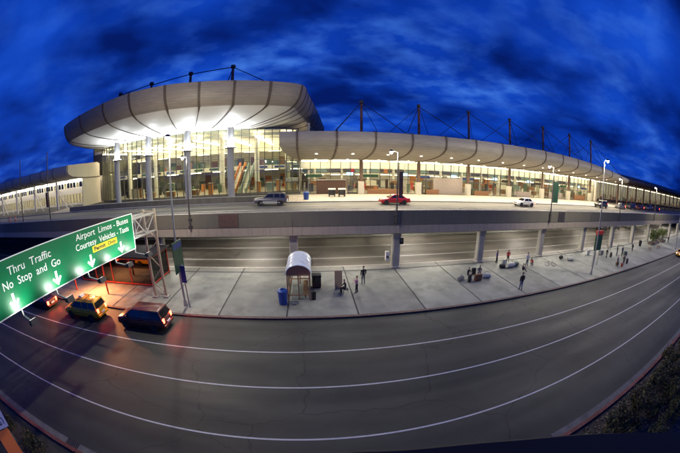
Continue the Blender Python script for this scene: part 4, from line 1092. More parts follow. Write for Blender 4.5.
# parking sign on the near verge, cut by the picture's corner
t = thing('parking_sign', (-15.35, 2.45, .05), 'pale parking sign with navy letters on an orange board at the near kerb', 'sign')
Z = Vector((.8393, -.1404, .5252)); Xa = Vector((.4789, -.2666, -.8364)); Ya = Z.cross(Xa)
def S_(a, b, n=0): q = Vector((0, 0, 2.3)) + Xa * a + Ya * b + Z * n; return tuple(q)
def plate(m, a0, a1, b0, b1, n0, n1):
    return m.loft([[S_(a0, b0, n0), S_(a1, b0, n0), S_(a1, b1, n0), S_(a0, b1, n0)], [S_(a0, b0, n1), S_(a1, b0, n1), S_(a1, b1, n1), S_(a0, b1, n1)]])
plate(MB(), -2.0, .35, -.40, .40, -.05, 0).build('panel', 'sign_lilac', t, off=(0, 0, 0))
plate(MB(), .40, 1.9, -.75, .25, -.1, -.05).build('orange_board', 'orange_barrel', t, off=(0, 0, 0))
me = text_mesh('PARKING', .66, 'sign_navy', 'RIGHT')
for v in me.vertices: v.co = S_(v.co.x + .22, v.co.y - .22, .004 + v.co.z)
link('lettering', me, t)
for a in (-.6, .2): MB().bar(S_(a, 0, -.1), (S_(a, 0, -.1)[0], S_(a, 0, -.1)[1], 0), .1).build('post', 'galv', t, off=(0, 0, 0))

# ------------------------------------------------------------------ red framed waiting room under the deck
bt = thing('waiting_room', (-22, 28.2, .15), 'red framed waiting room with dark glass walls under the viaduct', 'shelter')
bx0, bx1, by0, by1, bz = -28.2, -16.8, 26.0, 30.3, 3.1
m = MB()
for x in (bx0, -25.35, -22.5, -19.65, bx1):
    for y in (by0, by1):
        MB().bar((x, y, .15), (x, y, bz), .14).build('frame_post', 'red_frame', bt)
for y in (by0, by1):
    MB().bar((bx0 - .1, y, .35), (bx1 + .1, y, .35), .14).build('frame_rail', 'red_frame', bt); MB().bar((bx0 - .1, y, bz), (bx1 + .1, y, bz), .16).build('frame_rail', 'red_frame', bt)
for x in (bx0, bx1):
    MB().bar((x, by0, .36), (x, by1, .36), .13).build('frame_rail', 'red_frame', bt); MB().bar((x, by0, bz + .01), (x, by1, bz + .01), .15).build('frame_rail', 'red_frame', bt)
for x in (bx0, -25.35, -22.5, -19.65):
    for y in (by0, by1): MB().box((x + .08, y - .02, .42), (x + 2.77, y + .02, bz - .08)).build('wall_panel', 'glass_booth', bt)
for x in (bx0, bx1): MB().box((x - .02, by0 + .08, .43), (x + .02, by1 - .08, bz - .08)).build('wall_panel', 'glass_booth', bt)
MB().box((bx0 - .3, by0 - .3, bz + .1), (bx1 + .3, by1 + .3, bz + .28)).build('roof', 'black_matt', bt)
MB().box((-27.5, 29.2, .16), (-18, 29.7, .62)).build('bench', 'wood', bt)
for x in (-21.35, -26.8):
    MB().bar((x, 23.1, .15), (x, 23.1, 3.5), .13).build('porch_post', 'red_frame', bt)
MB().bar((-27.0, 23.1, 3.55), (-21.2, 23.1, 3.55), .14).build('porch_beam', 'red_frame', bt)
for x in (-21.35, -26.8): MB().bar((x, 23.2, 3.55), (x, 25.75, 3.3), .1).build('porch_beam', 'red_frame', bt)
ol = MB().box((-24.2, 22.95, 3.36), (-21.9, 23.2, 3.46)).build('added_glow_strip', 'orange_glow', bt)  # added glowing strip, an invented source for the orange light here
lamp('added_orange_spot', 'SPOT', (-23.0 + 22, 23.0 - 28.2, 3.1), 5200, (1.0, .36, .12), bt, .3, 165, .6, (.1, -.4, -1))  # added spot that tints the taxi and pavement orange

# ------------------------------------------------------------------ arched passenger shelter
sh = thing('passenger_shelter', (-1.15, 25.7, .15), 'small glazed passenger shelter with arched pale blue roof on the island', 'shelter')
hw, y0, y1, zh = .95, -1.9, 1.9, 2.35
for x in (-hw, hw):
    for y in (y0, 0, y1): MB().bar((x, y, 0), (x, y, zh), .11).build('frame_post', 'shelter_frame', sh, off=(0, 0, 0))
    MB().bar((x, y0, zh), (x, y1, zh), .12).build('frame_rail', 'shelter_frame', sh, off=(0, 0, 0)); MB().bar((x, y0, .5), (x, y1, .5), .08).build('frame_rail', 'shelter_frame', sh, off=(0, 0, 0))
    for a, b in ((y0, 0), (0, y1)): MB().box((x - .012, a + .07, .56), (x + .012, b - .07, zh - .08)).build('wall_pane', 'glass_shelter', sh, off=(0, 0, 0))
for y in (y0, y1):
    MB().bar((-hw, y, zh + .01), (hw, y, zh + .01), .12).build('frame_rail', 'shelter_frame', sh, off=(0, 0, 0)); 
    MB().bar((-hw, y, .5), (hw, y, .5), .09).build('frame_rail', 'shelter_frame', sh, off=(0, 0, 0))
    MB().box((-.05, y - .05, 0), (.05, y + .05, zh)).build('frame_post', 'shelter_frame', sh, off=(0, 0, 0))
    q = [(1.02 * math.cos(t) , zh + .07 + .78 * math.sin(t)) for t in [math.pi * k / 14 for k in range(15)]]
    MB().prism(q, 'y', y - .03, y + .03).build('arch_panel', 'shelter_frame', sh, off=(0, 0, 0))
for k in range(4):
    ya = y0 - .15 + k * 1.03
    o_ = [(1.12 * math.cos(t), zh + .06 + .88 * math.sin(t)) for t in [math.pi * j / 14 for j in range(15)]]
    i_ = [(1.07 * math.cos(t), zh + .06 + .83 * math.sin(t)) for t in [math.pi * j / 14 for j in range(15)]][::-1]
    MB().prism(o_ + i_, 'y', ya, ya + .96).build('roof_panel', 'shelter_roof', sh, off=(0, 0, 0), smooth=True)
    o2 = [(1.14 * math.cos(t), zh + .06 + .90 * math.sin(t)) for t in [math.pi * j / 14 for j in range(15)]]
    MB().prism(o2 + i_, 'y', ya + .965, ya + 1.025).build('roof_batten', 'white_wall', sh, off=(0, 0, 0))
MB().box((.35, -1.6, .42), (.8, 1.6, .47)).build('bench_seat', 'wood', sh, off=(0, 0, 0))
for y in (-1.4, 1.4): MB().box((.5, y - .03, 0), (.6, y + .03, .42)).build('bench_leg', 'shelter_frame', sh, off=(0, 0, 0))
def bin_(x, y, label, mm, r=.36, h=1.05, lid='black'):
    t = thing('litter_bin', (x, y, .15), label, 'litter bin')
    MB().lathe([(0, 0), (r * .82, 0), (r * .85, .04), (r, h * .9), (r, h * .92)], seg=16).build('drum', mm, t, off=(0, 0, 0), smooth=True)
    MB().lathe([(r * 1.06, h * .92), (r * 1.06, h), (r * .8, h * 1.08), (r * .45, h * 1.1), (r * .4, h * 1.0)], seg=16).build('lid', lid, t, off=(0, 0, 0), smooth=True)
    return t
bin_(-2.5, 23.1, 'blue litter bin at the front left corner of the arched shelter', 'bin_blue', .42, 1.25, 'bin_blue')
t = thing('vending_box', (.45, 26.6, .15), 'brown newspaper box with dark top beside the arched shelter', 'box')
MB().box((-.42, -.35, .12), (.42, .35, 1.15)).build('cabinet', 'bin_brown', t, off=(0, 0, 0), bevel=.03); MB().box((-.45, -.38, 1.153), (.45, .38, 1.3)).build('top', 'black', t, off=(0, 0, 0), bevel=.03)
MB().box((-.38, -.3, 0), (.38, .3, .119)).build('foot', 'black', t, off=(0, 0, 0)); MB().box((-.3, -.375, .65), (.3, -.353, 1.05)).build('door', 'glass_booth', t, off=(0, 0, 0))
# call boxes fixed to the viaduct columns
for x, y, lb, mm in ((8.42, 31.1, 'white call box on the side of the column beside the standing man', 'white_wall'), (-1.05, 31.1, 'dark notice board on the column behind the arched shelter', 'bin_brown'), (9.95, 30.95, 'small dark box high on the column beside the standing man', 'black')):
    t = thing('call_box', (x, y, 1.1 if mm != 'black' else 3.0), lb, 'call box')
    MB().box((-.2, -.22, 0), (.2, .22, 1.05 if mm != 'black' else .7)).build('casing', mm, t, off=(0, 0, 0), bevel=.03); MB().box((-.14, -.245, .3), (.14, -.222, .6)).build('panel', 'mullion_dark', t, off=(0, 0, 0))
# two pale kiosks and a blue bin on the upper pavement
for i, x in enumerate((3.7, 5.4)):
    t = thing('kerbside_kiosk', (x, 50.6, UPP), 'white topped kerbside desk before the brick wall, ' + ('left one' if i == 0 else 'right one'), 'desk', 'kerbside desks')
    MB().box((-.55, -.35, .0), (-.4, .35, 1.15)).build('leg', 'black', t, off=(0, 0, 0)); MB().box((.4, -.35, .0), (.55, .35, 1.15)).build('leg', 'black', t, off=(0, 0, 0))
    MB().box((-.62, -.42, 1.153), (.62, .42, 1.4)).build('desk_top', 'white_wall', t, off=(0, 0, 0), bevel=.03); MB().box((-.39, .2, .2), (.39, .3, 1.15)).build('back_panel', 'mullion_dark', t, off=(0, 0, 0))
t = bin_(-.6, 46.9, 'blue bin on the upper pavement at the canopy end', 'bin_blue', .45, 1.15, 'bin_blue'); t.location.z = UPP

# ------------------------------------------------------------------ vehicles
def ring(x, zb, zt, hw):
    h = zt - zb
    pts = [(hw * .86, zb), (hw * .97, zb + .16 * h), (hw, zb + .45 * h), (hw * .985, zb + .72 * h), (hw * .93, zb + .92 * h), (hw * .80, zt)]
    return [(x, y, z) for y, z in pts] + [(x, -y, z) for y, z in reversed(pts)]
KINDS = {
    # lower body stations (x, z bottom, z top, half width); cabin (front base, front roof, rear roof, rear base, belt z, roof z, hw belt, hw roof)
    'minivan': dict(L=4.85, st=[(2.42, .38, .72, .72), (2.36, .30, .86, .86), (2.0, .26, .98, .95), (1.35, .25, 1.08, .97), (0, .25, 1.10, .98), (-1.6, .25, 1.10, .98), (-2.25, .28, 1.08, .95), (-2.40, .34, 1.02, .90), (-2.43, .42, .85, .86)],
                    cab=(1.62, .62, -2.02, -2.38, 1.06, 1.76, .93, .74), wins=[(.55, -.35), (-.45, -1.25), (-1.35, -2.0)], wr=.34, ax=(1.48, -1.45)),
    'suv': dict(L=4.7, st=[(2.33, .50, .86, .74), (2.28, .42, 1.02, .88), (1.95, .38, 1.08, .92), (.95, .36, 1.14, .93), (0, .36, 1.14, .94), (-1.6, .36, 1.14, .94), (-2.2, .40, 1.13, .92), (-2.34, .48, 1.05, .88)],
                cab=(.95, .30, -2.0, -2.28, 1.12, 1.76, .89, .73), wins=[(.28, -.5), (-.6, -1.35), (-1.45, -2.0)], wr=.37, ax=(1.42, -1.40)),
    'sedan': dict(L=4.4, st=[(2.18, .36, .62, .66), (2.12, .28, .74, .80), (1.7, .24, .84, .86), (.9, .23, .93, .87), (0, .23, .94, .87), (-1.2, .23, .97, .87), (-1.85, .26, 1.0, .84), (-2.12, .32, .96, .80), (-2.19, .42, .80, .74)],
                  cab=(1.02, .25, -1.0, -1.68, .92, 1.43, .80, .60), wins=[(.20, -.42), (-.5, -1.05)], wr=.31, ax=(1.35, -1.30)),
}
def wheel(parent, x, y, r, side):
    w = bpy.data.objects.new('wheel', None); col.objects.link(w); w.parent = parent; w.location = (x, y, r); w.empty_display_size = .2
    wd = .11
    MB().lathe([(r * .62, -wd), (r * .94, -wd), (r, -wd * .6), (r, wd * .6), (r * .94, wd), (r * .62, wd)], seg=22, axis='y').build('tyre', 'rubber', w, off=(0, 0, 0), smooth=True)
    rim = MB(); rim.lathe([(r * .63, wd * .9 * side), (r * .58, wd * .6 * side), (r * .2, wd * .75 * side), (0, wd * .8 * side)], seg=22, axis='y'); rim.lathe([(0, -wd * .5 * side), (r * .63, -wd * .5 * side)], seg=22, axis='y')
    rim.build('rim', 'alloy', w, off=(0, 0, 0), smooth=True)
    return w
def car(kind, paint, loc, rz, label, group=None, tails=False, heads=False, name=None, roofrack=False, taxi=False, tail_pw=0, trim=None):
    K = KINDS[kind]
    t = thing(name or {'minivan': 'minivan', 'suv': 'sport_utility_vehicle', 'sedan': 'sedan_car'}[kind], loc, label, {'minivan': 'minivan', 'suv': 'suv', 'sedan': 'car'}[kind] if not taxi else 'taxi', group, rz)
    O = (0, 0, 0)
    m = MB(); m.loft([ring(*s) for s in K['st']])
    fb, fr, rr_, rb, bz, tz, hb, hr = K['cab']
    c = [[(fb, -hb * .93, bz), (fb, hb * .93, bz), (rb, hb * .93, bz), (rb, -hb * .93, bz)], [(fr + .06, -hr, tz - .07), (fr + .06, hr, tz - .07), (rr_ - .06, hr, tz - .07), (rr_ - .06, -hr, tz - .07)],
         [(fr - .10, -hr * .86, tz), (fr - .10, hr * .86, tz), (rr_ + .12, hr * .86, tz), (rr_ + .12, -hr * .86, tz)]]
    c[0] = [(x, y * hb / (hb * .93), z) for x, y, z in c[0]]
    m.loft(c)
    body = m.build('body', paint, t, off=O, smooth=True, bevel=0)
    md = body.modifiers.new('bev', 'BEVEL'); md.width = .045; md.segments = 2; md.limit_method = 'ANGLE'; md.angle_limit = R_(40)
    # glass laid 8 mm proud of the cabin
    def side_pt(x, f, s):      # f: 0 belt, 1 roof edge
        y = hb + (hr - hb) * f; z = bz + (tz - .07 - bz) * f
        return (x, s * (y + .012), z + .004)
    def xf(f): return fb + (fr + .06 - fb) * f
    def xr(f): return rb + (rr_ - .06 - rb) * f
    for s in (1, -1):
        for i, (a, b) in enumerate(K['wins']):
            f0, f1 = .10, .90
            a0 = a if i else min(xf(f0) - .14, a + .55); a1 = a if i else min(xf(f1) - .12, a)
            last = i == len(K['wins']) - 1
            b0 = max(xr(f0) + .16, b - .35) if last else b; b1 = max(xr(f1) + .14, b) if last else b
            q = [side_pt(a0, f0, s), side_pt(a1, f1, s), side_pt(b1, f1, s), side_pt(b0, f0, s)]
            MB().poly(q).__class__
            w = MB(); w.poly(q); w.build('side_window', 'car_glass', t, off=O)
        for xs_ in [K['wins'][0][0] + .45] + [w_[1] - .05 for w_ in K['wins'][:-1]]:
            MB().box((xs_ - .008, s * (K['st'][3][3] - .03), .42), (xs_ + .008, s * (K['st'][3][3] + .004), bz - .06)).build('door_seam', 'black', t, off=O)
        MB().box((-1.0, s * (K['st'][3][3] - .02), .62), (1.0, s * (K['st'][3][3] + .014), .68)).build('side_moulding', trim or 'black', t, off=O)
        hd = MB().box((K['wins'][0][1] + .02, s * (hb + .06) - .012, bz - .16), (K['wins'][0][1] + .2, s * (hb + .06) + .012, bz - .12)); hd.build('door_handle', 'black' if not taxi else paint, t, off=O)
        MB().box((fr + .48, s * (hb + .02), bz + .02), (fr + .62, s * (hb + .20), bz + .17)).build('wing_mirror', paint, t, off=O, bevel=.02)
        for x in K['ax']:
            arch = MB(); arch.lathe([(K['wr'] + .07, 0), (K['wr'] + .07, s * .02), (0, s * .02)], (x, s * (K['st'][3][3] - .015), K['wr'] + .01), 20, 'y'); arch.build('wheel_arch', 'black', t, off=O)
            wheel(t, x, s * (K['st'][3][3] - .085), K['wr'], s)
        fx, fz, fh = K['st'][1][0], (K['st'][1][1] + K['st'][1][2]) / 2 + .12, K['st'][1][3]
        MB().box((fx - .16, s * fh * .62 - .17, fz - .08), (fx + .03, s * fh * .62 + .17, fz + .07)).build('headlight', 'head_on' if heads else 'head_lens', t, off=O, bevel=.02)
        bx = K['st'][-1][0]; bzz = 1.0 if kind != 'sedan' else .82
        tl = MB().box((bx - .012, s * .70 - .11, bzz - .24), (bx + .14, s * .70 + .11, bzz + .12)); tl.build('tail_light', 'tail_on' if tails else 'tail_lens', t, off=O, bevel=.02)
        if tails and tail_pw: lamp('tail_lamp', 'SPOT', (bx - .12, s * .72, bzz - .05), tail_pw, (1, .06, .03), t, .08, 150, .6, (-1, 0, -.35))
        MB().box((-1.35, s * (K['st'][3][3] - .02), .27 if kind != 'suv' else .4), (1.35, s * (K['st'][3][3] + .015), .36 if kind != 'suv' else .5)).build('sill', trim or 'black', t, off=O)
    ws = MB(); n = Vector((1, 0, 1)).normalized() * .014
    ws.poly([(xf(.08) + .012, -hb * .86, bz + (tz - .07 - bz) * .08 + .012), (xf(.08) + .012, hb * .86, bz + (tz - .07 - bz) * .08 + .012), (xf(.93) + .012, hr * .90, bz + (tz - .07 - bz) * .93 + .012), (xf(.93) + .012, -hr * .90, bz + (tz - .07 - bz) * .93 + .012)]); ws.build('windscreen', 'car_glass', t, off=O)
    rw = MB(); rw.poly([(xr(.12) - .012, -hb * .82, bz + (tz - .07 - bz) * .12 + .006), (xr(.12) - .012, hb * .82, bz + (tz - .07 - bz) * .12 + .006), (xr(.9) - .012, hr * .88, bz + (tz - .07 - bz) * .9 + .006), (xr(.9) - .012, -hr * .88, bz + (tz - .07 - bz) * .9 + .006)]); rw.build('rear_window', 'car_glass', t, off=O)
    fx = K['st'][0][0]; bx = K['st'][-1][0]; zb = K['st'][0][1]
    MB().box((fx - .22, -.78, zb - .02), (fx + .06, .78, zb + .18)).build('front_bumper', trim or paint, t, off=O, bevel=.05)
    MB().box((bx - .10, -.82, zb - .02), (bx + .2, .82, zb + .2)).build('rear_bumper', trim or paint, t, off=O, bevel=.05)
    MB().box((bx - .106, -.26, zb + .22), (bx - .02, .26, zb + .36)).build('number_plate', 'sign_white', t, off=O)
    MB().box((fx - .02, -.42, zb + .2), (fx + .03, .42, zb + .32)).build('grille', 'black', t, off=O)
    if roofrack:
        for s in (1, -1):
            MB().bar((fr - .3, s * hr * .82, tz + .06), (rr_ + .25, s * hr * .82, tz + .06), .05).build('roof_rail', 'black', t, off=O)
        for x in (fr - .5, (fr + rr_) / 2, rr_ + .4): MB().bar((x, -hr * .82, tz + .07), (x, hr * .82, tz + .07), .05).build('roof_bar', 'black', t, off=O)
    if taxi:
        MB().prism([(-.22, tz + .09), (.22, tz + .09), (.16, tz + .27), (-.16, tz + .27)], 'y', -.3, .3).build('taxi_light', 'sign_white', t, off=O)
    return t
PI = math.pi
car('minivan', 'taxi_yellow', (-21.1, 18.55, 0), PI + .05, 'yellow taxi minivan waiting at the kerb behind the green sign', roofrack=True, taxi=True, name='taxi', tails=True, tail_pw=25)
car('minivan', 'car_maroon', (-13.75, 18.55, 0), PI, 'dark maroon minivan with glowing tail lights behind the yellow taxi', tails=True, tail_pw=90, name='minivan')
car('sedan', 'car_maroon', (-29.0, 18.5, 0), PI, 'dark red car ahead of the yellow taxi, mostly hidden by the sign', tails=True, tail_pw=60)
car('suv', 'car_silver', (-5.6, 42.4, UP), PI, 'silver sport utility vehicle on the upper road before the rotunda', roofrack=True, trim='car_white')
car('sedan', 'car_red', (12.1, 41.9, UP), PI, 'red hatchback on the upper road below the canopy', trim=None)
car('sedan', 'car_white', (36.6, 41.4, UP), PI, 'white car on the upper road right of the red car', tails=True)
car('suv', 'car_dark', (66.5, 42.9, UP), PI, 'dark car at the upper kerb beyond the tall lit lamp', tails=True, heads=True)
for i, (x, k, p) in enumerate(((78, 'sedan', 'car_grey'), (86, 'suv', 'car_dark'), (94, 'sedan', 'car_maroon'), (103, 'suv', 'car_grey'), (112, 'sedan', 'car_dark'))):
    car(k, p, (x, 42.8, UP), PI, ('grey car first in the far kerbside row with red tail lights', 'black vehicle second in the far kerbside row', 'maroon car third in the far kerbside row', 'grey vehicle fourth in the far kerbside row', 'black car last in the far kerbside row')[i], 'cars along the far upper kerb', tails=True, tail_pw=0)
car('sedan', 'taxi_yellow', (74.3, 18.7, 0), PI, 'yellow taxi sedan at the right edge of the near road', taxi=True, name='taxi', heads=True)
for i, (x, k, p, y) in enumerate(((71, 'sedan', 'car_dark', 44.6), (79, 'suv', 'car_dark', 44.6), (90, 'sedan', 'car_grey', 44.6))):
    car(k, p, (x, y, 0), PI, ('black car parked under the viaduct, left of three', 'black utility vehicle parked under the viaduct, middle of three', 'grey car parked under the viaduct, right of three')[i], 'cars parked on the lower road')

# ------------------------------------------------------------------ people
def skin_mesh(chains, name):
    """chains: list of lists of (pos, radius); returns an evaluated continuous skin mesh"""
    me = bpy.data.meshes.new(name); vs = []; es = []; rs = []
    idx = {}
    for ch in chains:
        prev = None
        for p, r in ch:
            key = tuple(round(c, 4) for c in p)
            if key not in idx: idx[key] = len(vs); vs.append(p); rs.append(r)
            i = idx[key]
            if prev is not None and prev != i: es.append((prev, i))
            prev = i
    me.from_pydata(vs, es, [])
    o = bpy.data.objects.new(name, me); col.objects.link(o)
    sk = o.modifiers.new('skin', 'SKIN'); sk.use_smooth_shade = True; sk.branch_smoothing = .6
    sd = o.modifiers.new('sub', 'SUBSURF'); sd.levels = 1; sd.render_levels = 1
    for i, v in enumerate(me.skin_vertices[0].data):
        v.radius = tuple(q * 1.22 for q in rs[i]) if isinstance(rs[i], tuple) else (rs[i] * 1.22, rs[i] * 1.22); v.use_root = (i == 0)
    dg = bpy.context.evaluated_depsgraph_get()
    out = bpy.data.meshes.new_from_object(o.evaluated_get(dg))
    bpy.data.objects.remove(o); bpy.data.meshes.remove(me)
    return out
def person(loc, rz, label, top='cloth_black', legs='cloth_denim', hair='hair_dark', pose='stand', h=1.75, group='travellers on the island pavement', shoes='shoe', female=False, hat=None, seed=0):
    k = h / 1.75
    rd = random.Random(seed)
    t = thing('person', loc, label, 'person', group, rz)
    V = lambda x, y, z: Vector((x * k, y * k, z * k))
    sw = .19 if not female else .17
    j = {}
    lean = 0
    if pose in ('stand', 'walk', 'reach'):
        pel = V(0, 0, .95)
        st = .16 if pose == 'walk' else .03
        for s, n in ((1, 'l'), (-1, 'r')):
            d = st * (1 if s > 0 else -1)
            j['hip' + n] = V(0, s * .09, .92); j['kn' + n] = V(d * .55 + .03, s * .10, .50); j['an' + n] = V(d - (.05 if d < 0 else 0), s * .11, .09 + (.05 if d < -.1 else 0)); j['to' + n] = j['an' + n] + V(.17, s * .02, -.055)
        ch_, nk, hd = V(.0, 0, 1.30), V(0.0, 0, 1.48), V(.02, 0, 1.63)
    elif pose == 'sit':
        pel = V(0, 0, .52)
        for s, n in ((1, 'l'), (-1, 'r')):
            j['hip' + n] = V(.02, s * .10, .50); j['kn' + n] = V(.43, s * .13, .53); j['an' + n] = V(.42, s * .14, .09); j['to' + n] = V(.60, s * .16, .035)
        ch_, nk, hd = V(.06, 0, .90), V(.10, 0, 1.07), V(.15, 0, 1.21)
    elif pose == 'ground':
        pel = V(0, 0, .13)
        for s, n in ((1, 'l'), (-1, 'r')):
            j['hip' + n] = V(.04, s * .10, .13); j['kn' + n] = V(.38, s * .14, .42); j['an' + n] = V(.55, s * .13, .08); j['to' + n] = V(.72, s * .15, .04)
        ch_, nk, hd = V(.03, 0, .50), V(.08, 0, .67), V(.14, 0, .81)
    else:   # crouch
        pel = V(-.08, 0, .42)
        for s, n in ((1, 'l'), (-1, 'r')):
            j['hip' + n] = V(-.06, s * .10, .42); j['kn' + n] = V(.30, s * .15, .46); j['an' + n] = V(.02, s * .13, .10); j['to' + n] = V(.20, s * .15, .04)
        ch_, nk, hd = V(.20, 0, .72), V(.32, 0, .86), V(.42, 0, .97)
    up = (nk - pel).normalized(); fw = Vector((1, 0, 0)); fw = (fw - up * fw.dot(up)).normalized()
    bones = []
    def arm(s, n):
        sh_ = nk - up * (.06 * k) + Vector((0, s * sw * k, 0))
        if pose in ('stand', 'walk'):
            sg = (-1 if s > 0 else 1) * (.12 if pose == 'walk' else .03)
            el = sh_ + V(sg * .6, s * .06, -.28); wr = el + V(.08 + sg, -s * .01, -.24)
        elif pose == 'reach': el = sh_ + V(.10, s * .08, -.25); wr = el + V(.24, -s * .06, .02)
        elif pose == 'sit': el = sh_ + V(.06, s * .06, -.27); wr = el + V(.24, -s * .07, -.02)
        else: el = sh_ + V(.14, s * .07, -.22); wr = el + V(.20, -s * .06, .0)
        return sh_, el, wr
    trunk = [(pel, (.135 * k, .115 * k)), (pel.lerp(ch_, .45), (.125 * k, .10 * k)), (ch_, (.155 * k, .11 * k)), (nk - up * .03 * k, (.075 * k, .07 * k)), (nk + (hd - nk) * .35, .052 * k)]
    hl = [(nk + (hd - nk) * .35, .052 * k), (hd - up * .04 * k, (.068 * k, .075 * k)), (hd + up * .05 * k, (.074 * k, .085 * k)), (hd + up * .10 * k, (.05 * k, .055 * k))]
    chains = [trunk + hl[1:]]
    for s, n in ((1, 'l'), (-1, 'r')):
        a, b, c, d = (j[q + n] for q in ('hip', 'kn', 'an', 'to'))
        chains.append([trunk[0], (a.lerp(b, .12), (.088 * k, .088 * k)), (a.lerp(b, .5), .075 * k), (b, .058 * k), (b.lerp(c, .4), .055 * k), (c, .040 * k), (d, (.038 * k, .032 * k))])
        s1, e1, w1 = arm(s, n)
        hd_dir = (w1 - e1).normalized()
        chains.append([trunk[2], (s1, .062 * k), (s1.lerp(e1, .5), .050 * k), (e1, .043 * k), (w1, .030 * k), (w1 + hd_dir * .06 * k, (.034 * k, .02 * k)), (w1 + hd_dir * .09 * k, (.03 * k, .016 * k))])
        bones += [('sk', w1, w1 + hd_dir * .2)]
        palm = w1 + hd_dir * .085 * k
        side = Vector((1, 0, 0)) if abs(hd_dir.x) < .7 else Vector((0, 0, 1))
        side = (side - hd_dir * side.dot(hd_dir)).normalized(); nrm = hd_dir.cross(side)
        for f in range(4):
            b0 = palm + side * ((f - 1.5) * .017 * k); ln = (.065, .075, .07, .055)[f] * k
            chains.append([(b0, .0085 * k), (b0 + hd_dir * ln * .55 + nrm * .006 * s, .008 * k), (b0 + hd_dir * ln * .9 + nrm * .022 * s, .007 * k)])
        b0 = w1 + hd_dir * .035 * k + side * .03 * k
        chains.append([(b0, .010 * k), (b0 + (hd_dir + side).normalized() * .035 * k, .009 * k), (b0 + (hd_dir * 1.6 + side * .8).normalized() * .062 * k, .008 * k)])
    # nose and ears as small chains rooted in the head
    fc = hd + up * .01 * k
    chains.append([(fc + fw * .06 * k, .014 * k), (fc + fw * .095 * k - up * .012 * k, .011 * k)])
    for s in (1, -1): chains.append([(fc + Vector((0, s * .062 * k, 0)), .014 * k), (fc + Vector((0, s * .082 * k, .012 * k)), .018 * k)])
    me = skin_mesh(chains, 'body')
    for m_ in ('skin', top, legs, shoes, 'black'): me.materials.append(MATS[m_])
    wr_pts = [arm(s, '')[2] for s in (1, -1)]
    for p in me.polygons:
        c = p.center
        mi = 1
        if (c - nk).dot(up) > .035 * k and (c - nk).length < .5 * k: mi = 0
        elif min((c - w).length for w in wr_pts) < .05 * k or min((c - (w + (w - arm(s, '')[1]).normalized() * .1 * k)).length for w, s in zip(wr_pts, (1, -1))) < .085 * k: mi = 0
        elif min((c - j['to' + n]).length for n in 'lr') < .12 * k or min((c - j['an' + n]).length for n in 'lr') < .06 * k or c.z < .085 * k and pose != 'ground': mi = 3
        else:
            dl = 9
            for n in 'lr':
                for a, b in (('hip', 'kn'), ('kn', 'an')):
                    A, B = j[a + n], j[b + n]; t_ = max(0, min(1, (c - A).dot(B - A) / (B - A).length_squared)); dl = min(dl, (c - A.lerp(B, t_)).length)
            if dl < .105 * k and (c - pel).dot(up) < .02 * k or (c - pel).dot(up) < -.02 * k and pose in ('stand', 'walk', 'reach'): mi = 2
            elif pose not in ('stand', 'walk', 'reach') and dl < .10 * k and (c - pel).dot(fw) > .12 * k and (c - ch_).length > .3 * k: mi = 2
        # eyes and mouth as dark faces are too small to model at this distance, handled by separate child
        p.material_index = mi; p.use_smooth = True
    b_ = link('body', me, t)
    hm = MB()
    for ring_ in range(1): pass
    hc = hd + up * .055 * k - fw * .012 * k
    pr = []
    nseg = 10; rings_ = []
    for a in range(6):
        th = a / 5 * (PI * (.50 if not female else .62))
        rr = .092 * k * math.sin(th) + .002; zz = .105 * k * math.cos(th)
        rr_ = []
        for q in range(nseg):
            an = 2 * PI * q / nseg
            off = fw * (math.cos(an) * rr * 1.08) + Vector((0, 1, 0)) * (math.sin(an) * rr)
            if math.cos(an) > .35 and a > 2: zq = max(zz, .045 * k); off *= .86
            else: zq = zz
            rr_.append(tuple(hc + off + up * zq))
        rings_.append(rr_)
    hm.loft(rings_); hm.build('hair', hat or hair, t, off=(0, 0, 0), smooth=True)
    for s in (1, -1):
        ey = MB(); e0 = hd + up * .022 * k + fw * .079 * k + Vector((0, s * .028 * k, 0)); ey.lathe([(0, .006), (.008 * k, .004), (.011 * k, -.004)], tuple(e0), 8, 'x')
        ey.build('eye', 'black', t, off=(0, 0, 0))
    return t
G = .152
person((5.0, 26.9, G), R_(100), 'man in dark jacket seen from behind, beside the woman in pink', 'cloth_black', 'cloth_grey', pose='stand', h=1.84)
person((4.05, 24.85, G), R_(150), 'woman in pink top and black trousers near the luggage trolley', 'cloth_pink', 'cloth_black', 'hair_brown', 'reach', 1.68, female=True)
person((3.05, 25.0, G), R_(190), 'person in black seated beside the tan board', 'cloth_black', 'cloth_black', 'hair_dark', 'sit', 1.75)
person((20.45, 21.75, G), R_(80), 'man in black jacket and jeans standing at the kerb, nearest person', 'cloth_black', 'cloth_denim', pose='stand', h=1.9)
person((22.9, 30.1, G), R_(-60), 'person in purple coat behind the pale luggage heap', 'cloth_purple', 'cloth_black', 'hair_brown', 'stand', 1.7, female=True)
person((24.75, 30.0, G), R_(-110), 'person in red jacket behind the pale luggage heap', 'cloth_red', 'cloth_black', 'hair_dark', 'stand', 1.66)
person((26.6, 28.0, G), R_(-90), 'woman in white top and dark trousers beside the crouching person in red', 'cloth_white', 'cloth_navy', 'hair_dark', 'stand', 1.8, female=True)
person((27.6, 27.9, G), R_(200), 'person in red crouching next to the woman in white', 'cloth_red', 'cloth_black', 'hair_dark', 'crouch', 1.7)
person((24.6, 26.6, G), R_(-30), 'person in black sitting on the pavement behind the nearest man', 'cloth_black', 'cloth_black', 'hair_dark', 'ground', 1.75)
person((16.3, 26.3, G), R_(-70), 'person in black sitting among bags at the column', 'cloth_black', 'cloth_navy', 'hair_dark', 'sit', 1.72)
person((18.0, 26.6, G), R_(-120), 'person in grey sitting behind the brown suitcase', 'cloth_grey', 'cloth_black', 'hair_brown', 'sit', 1.72)
person((49.4, 26.3, G), R_(-80), 'left of two people in dark clothes standing side by side far right', 'cloth_black', 'cloth_navy', pose='stand', h=1.8)
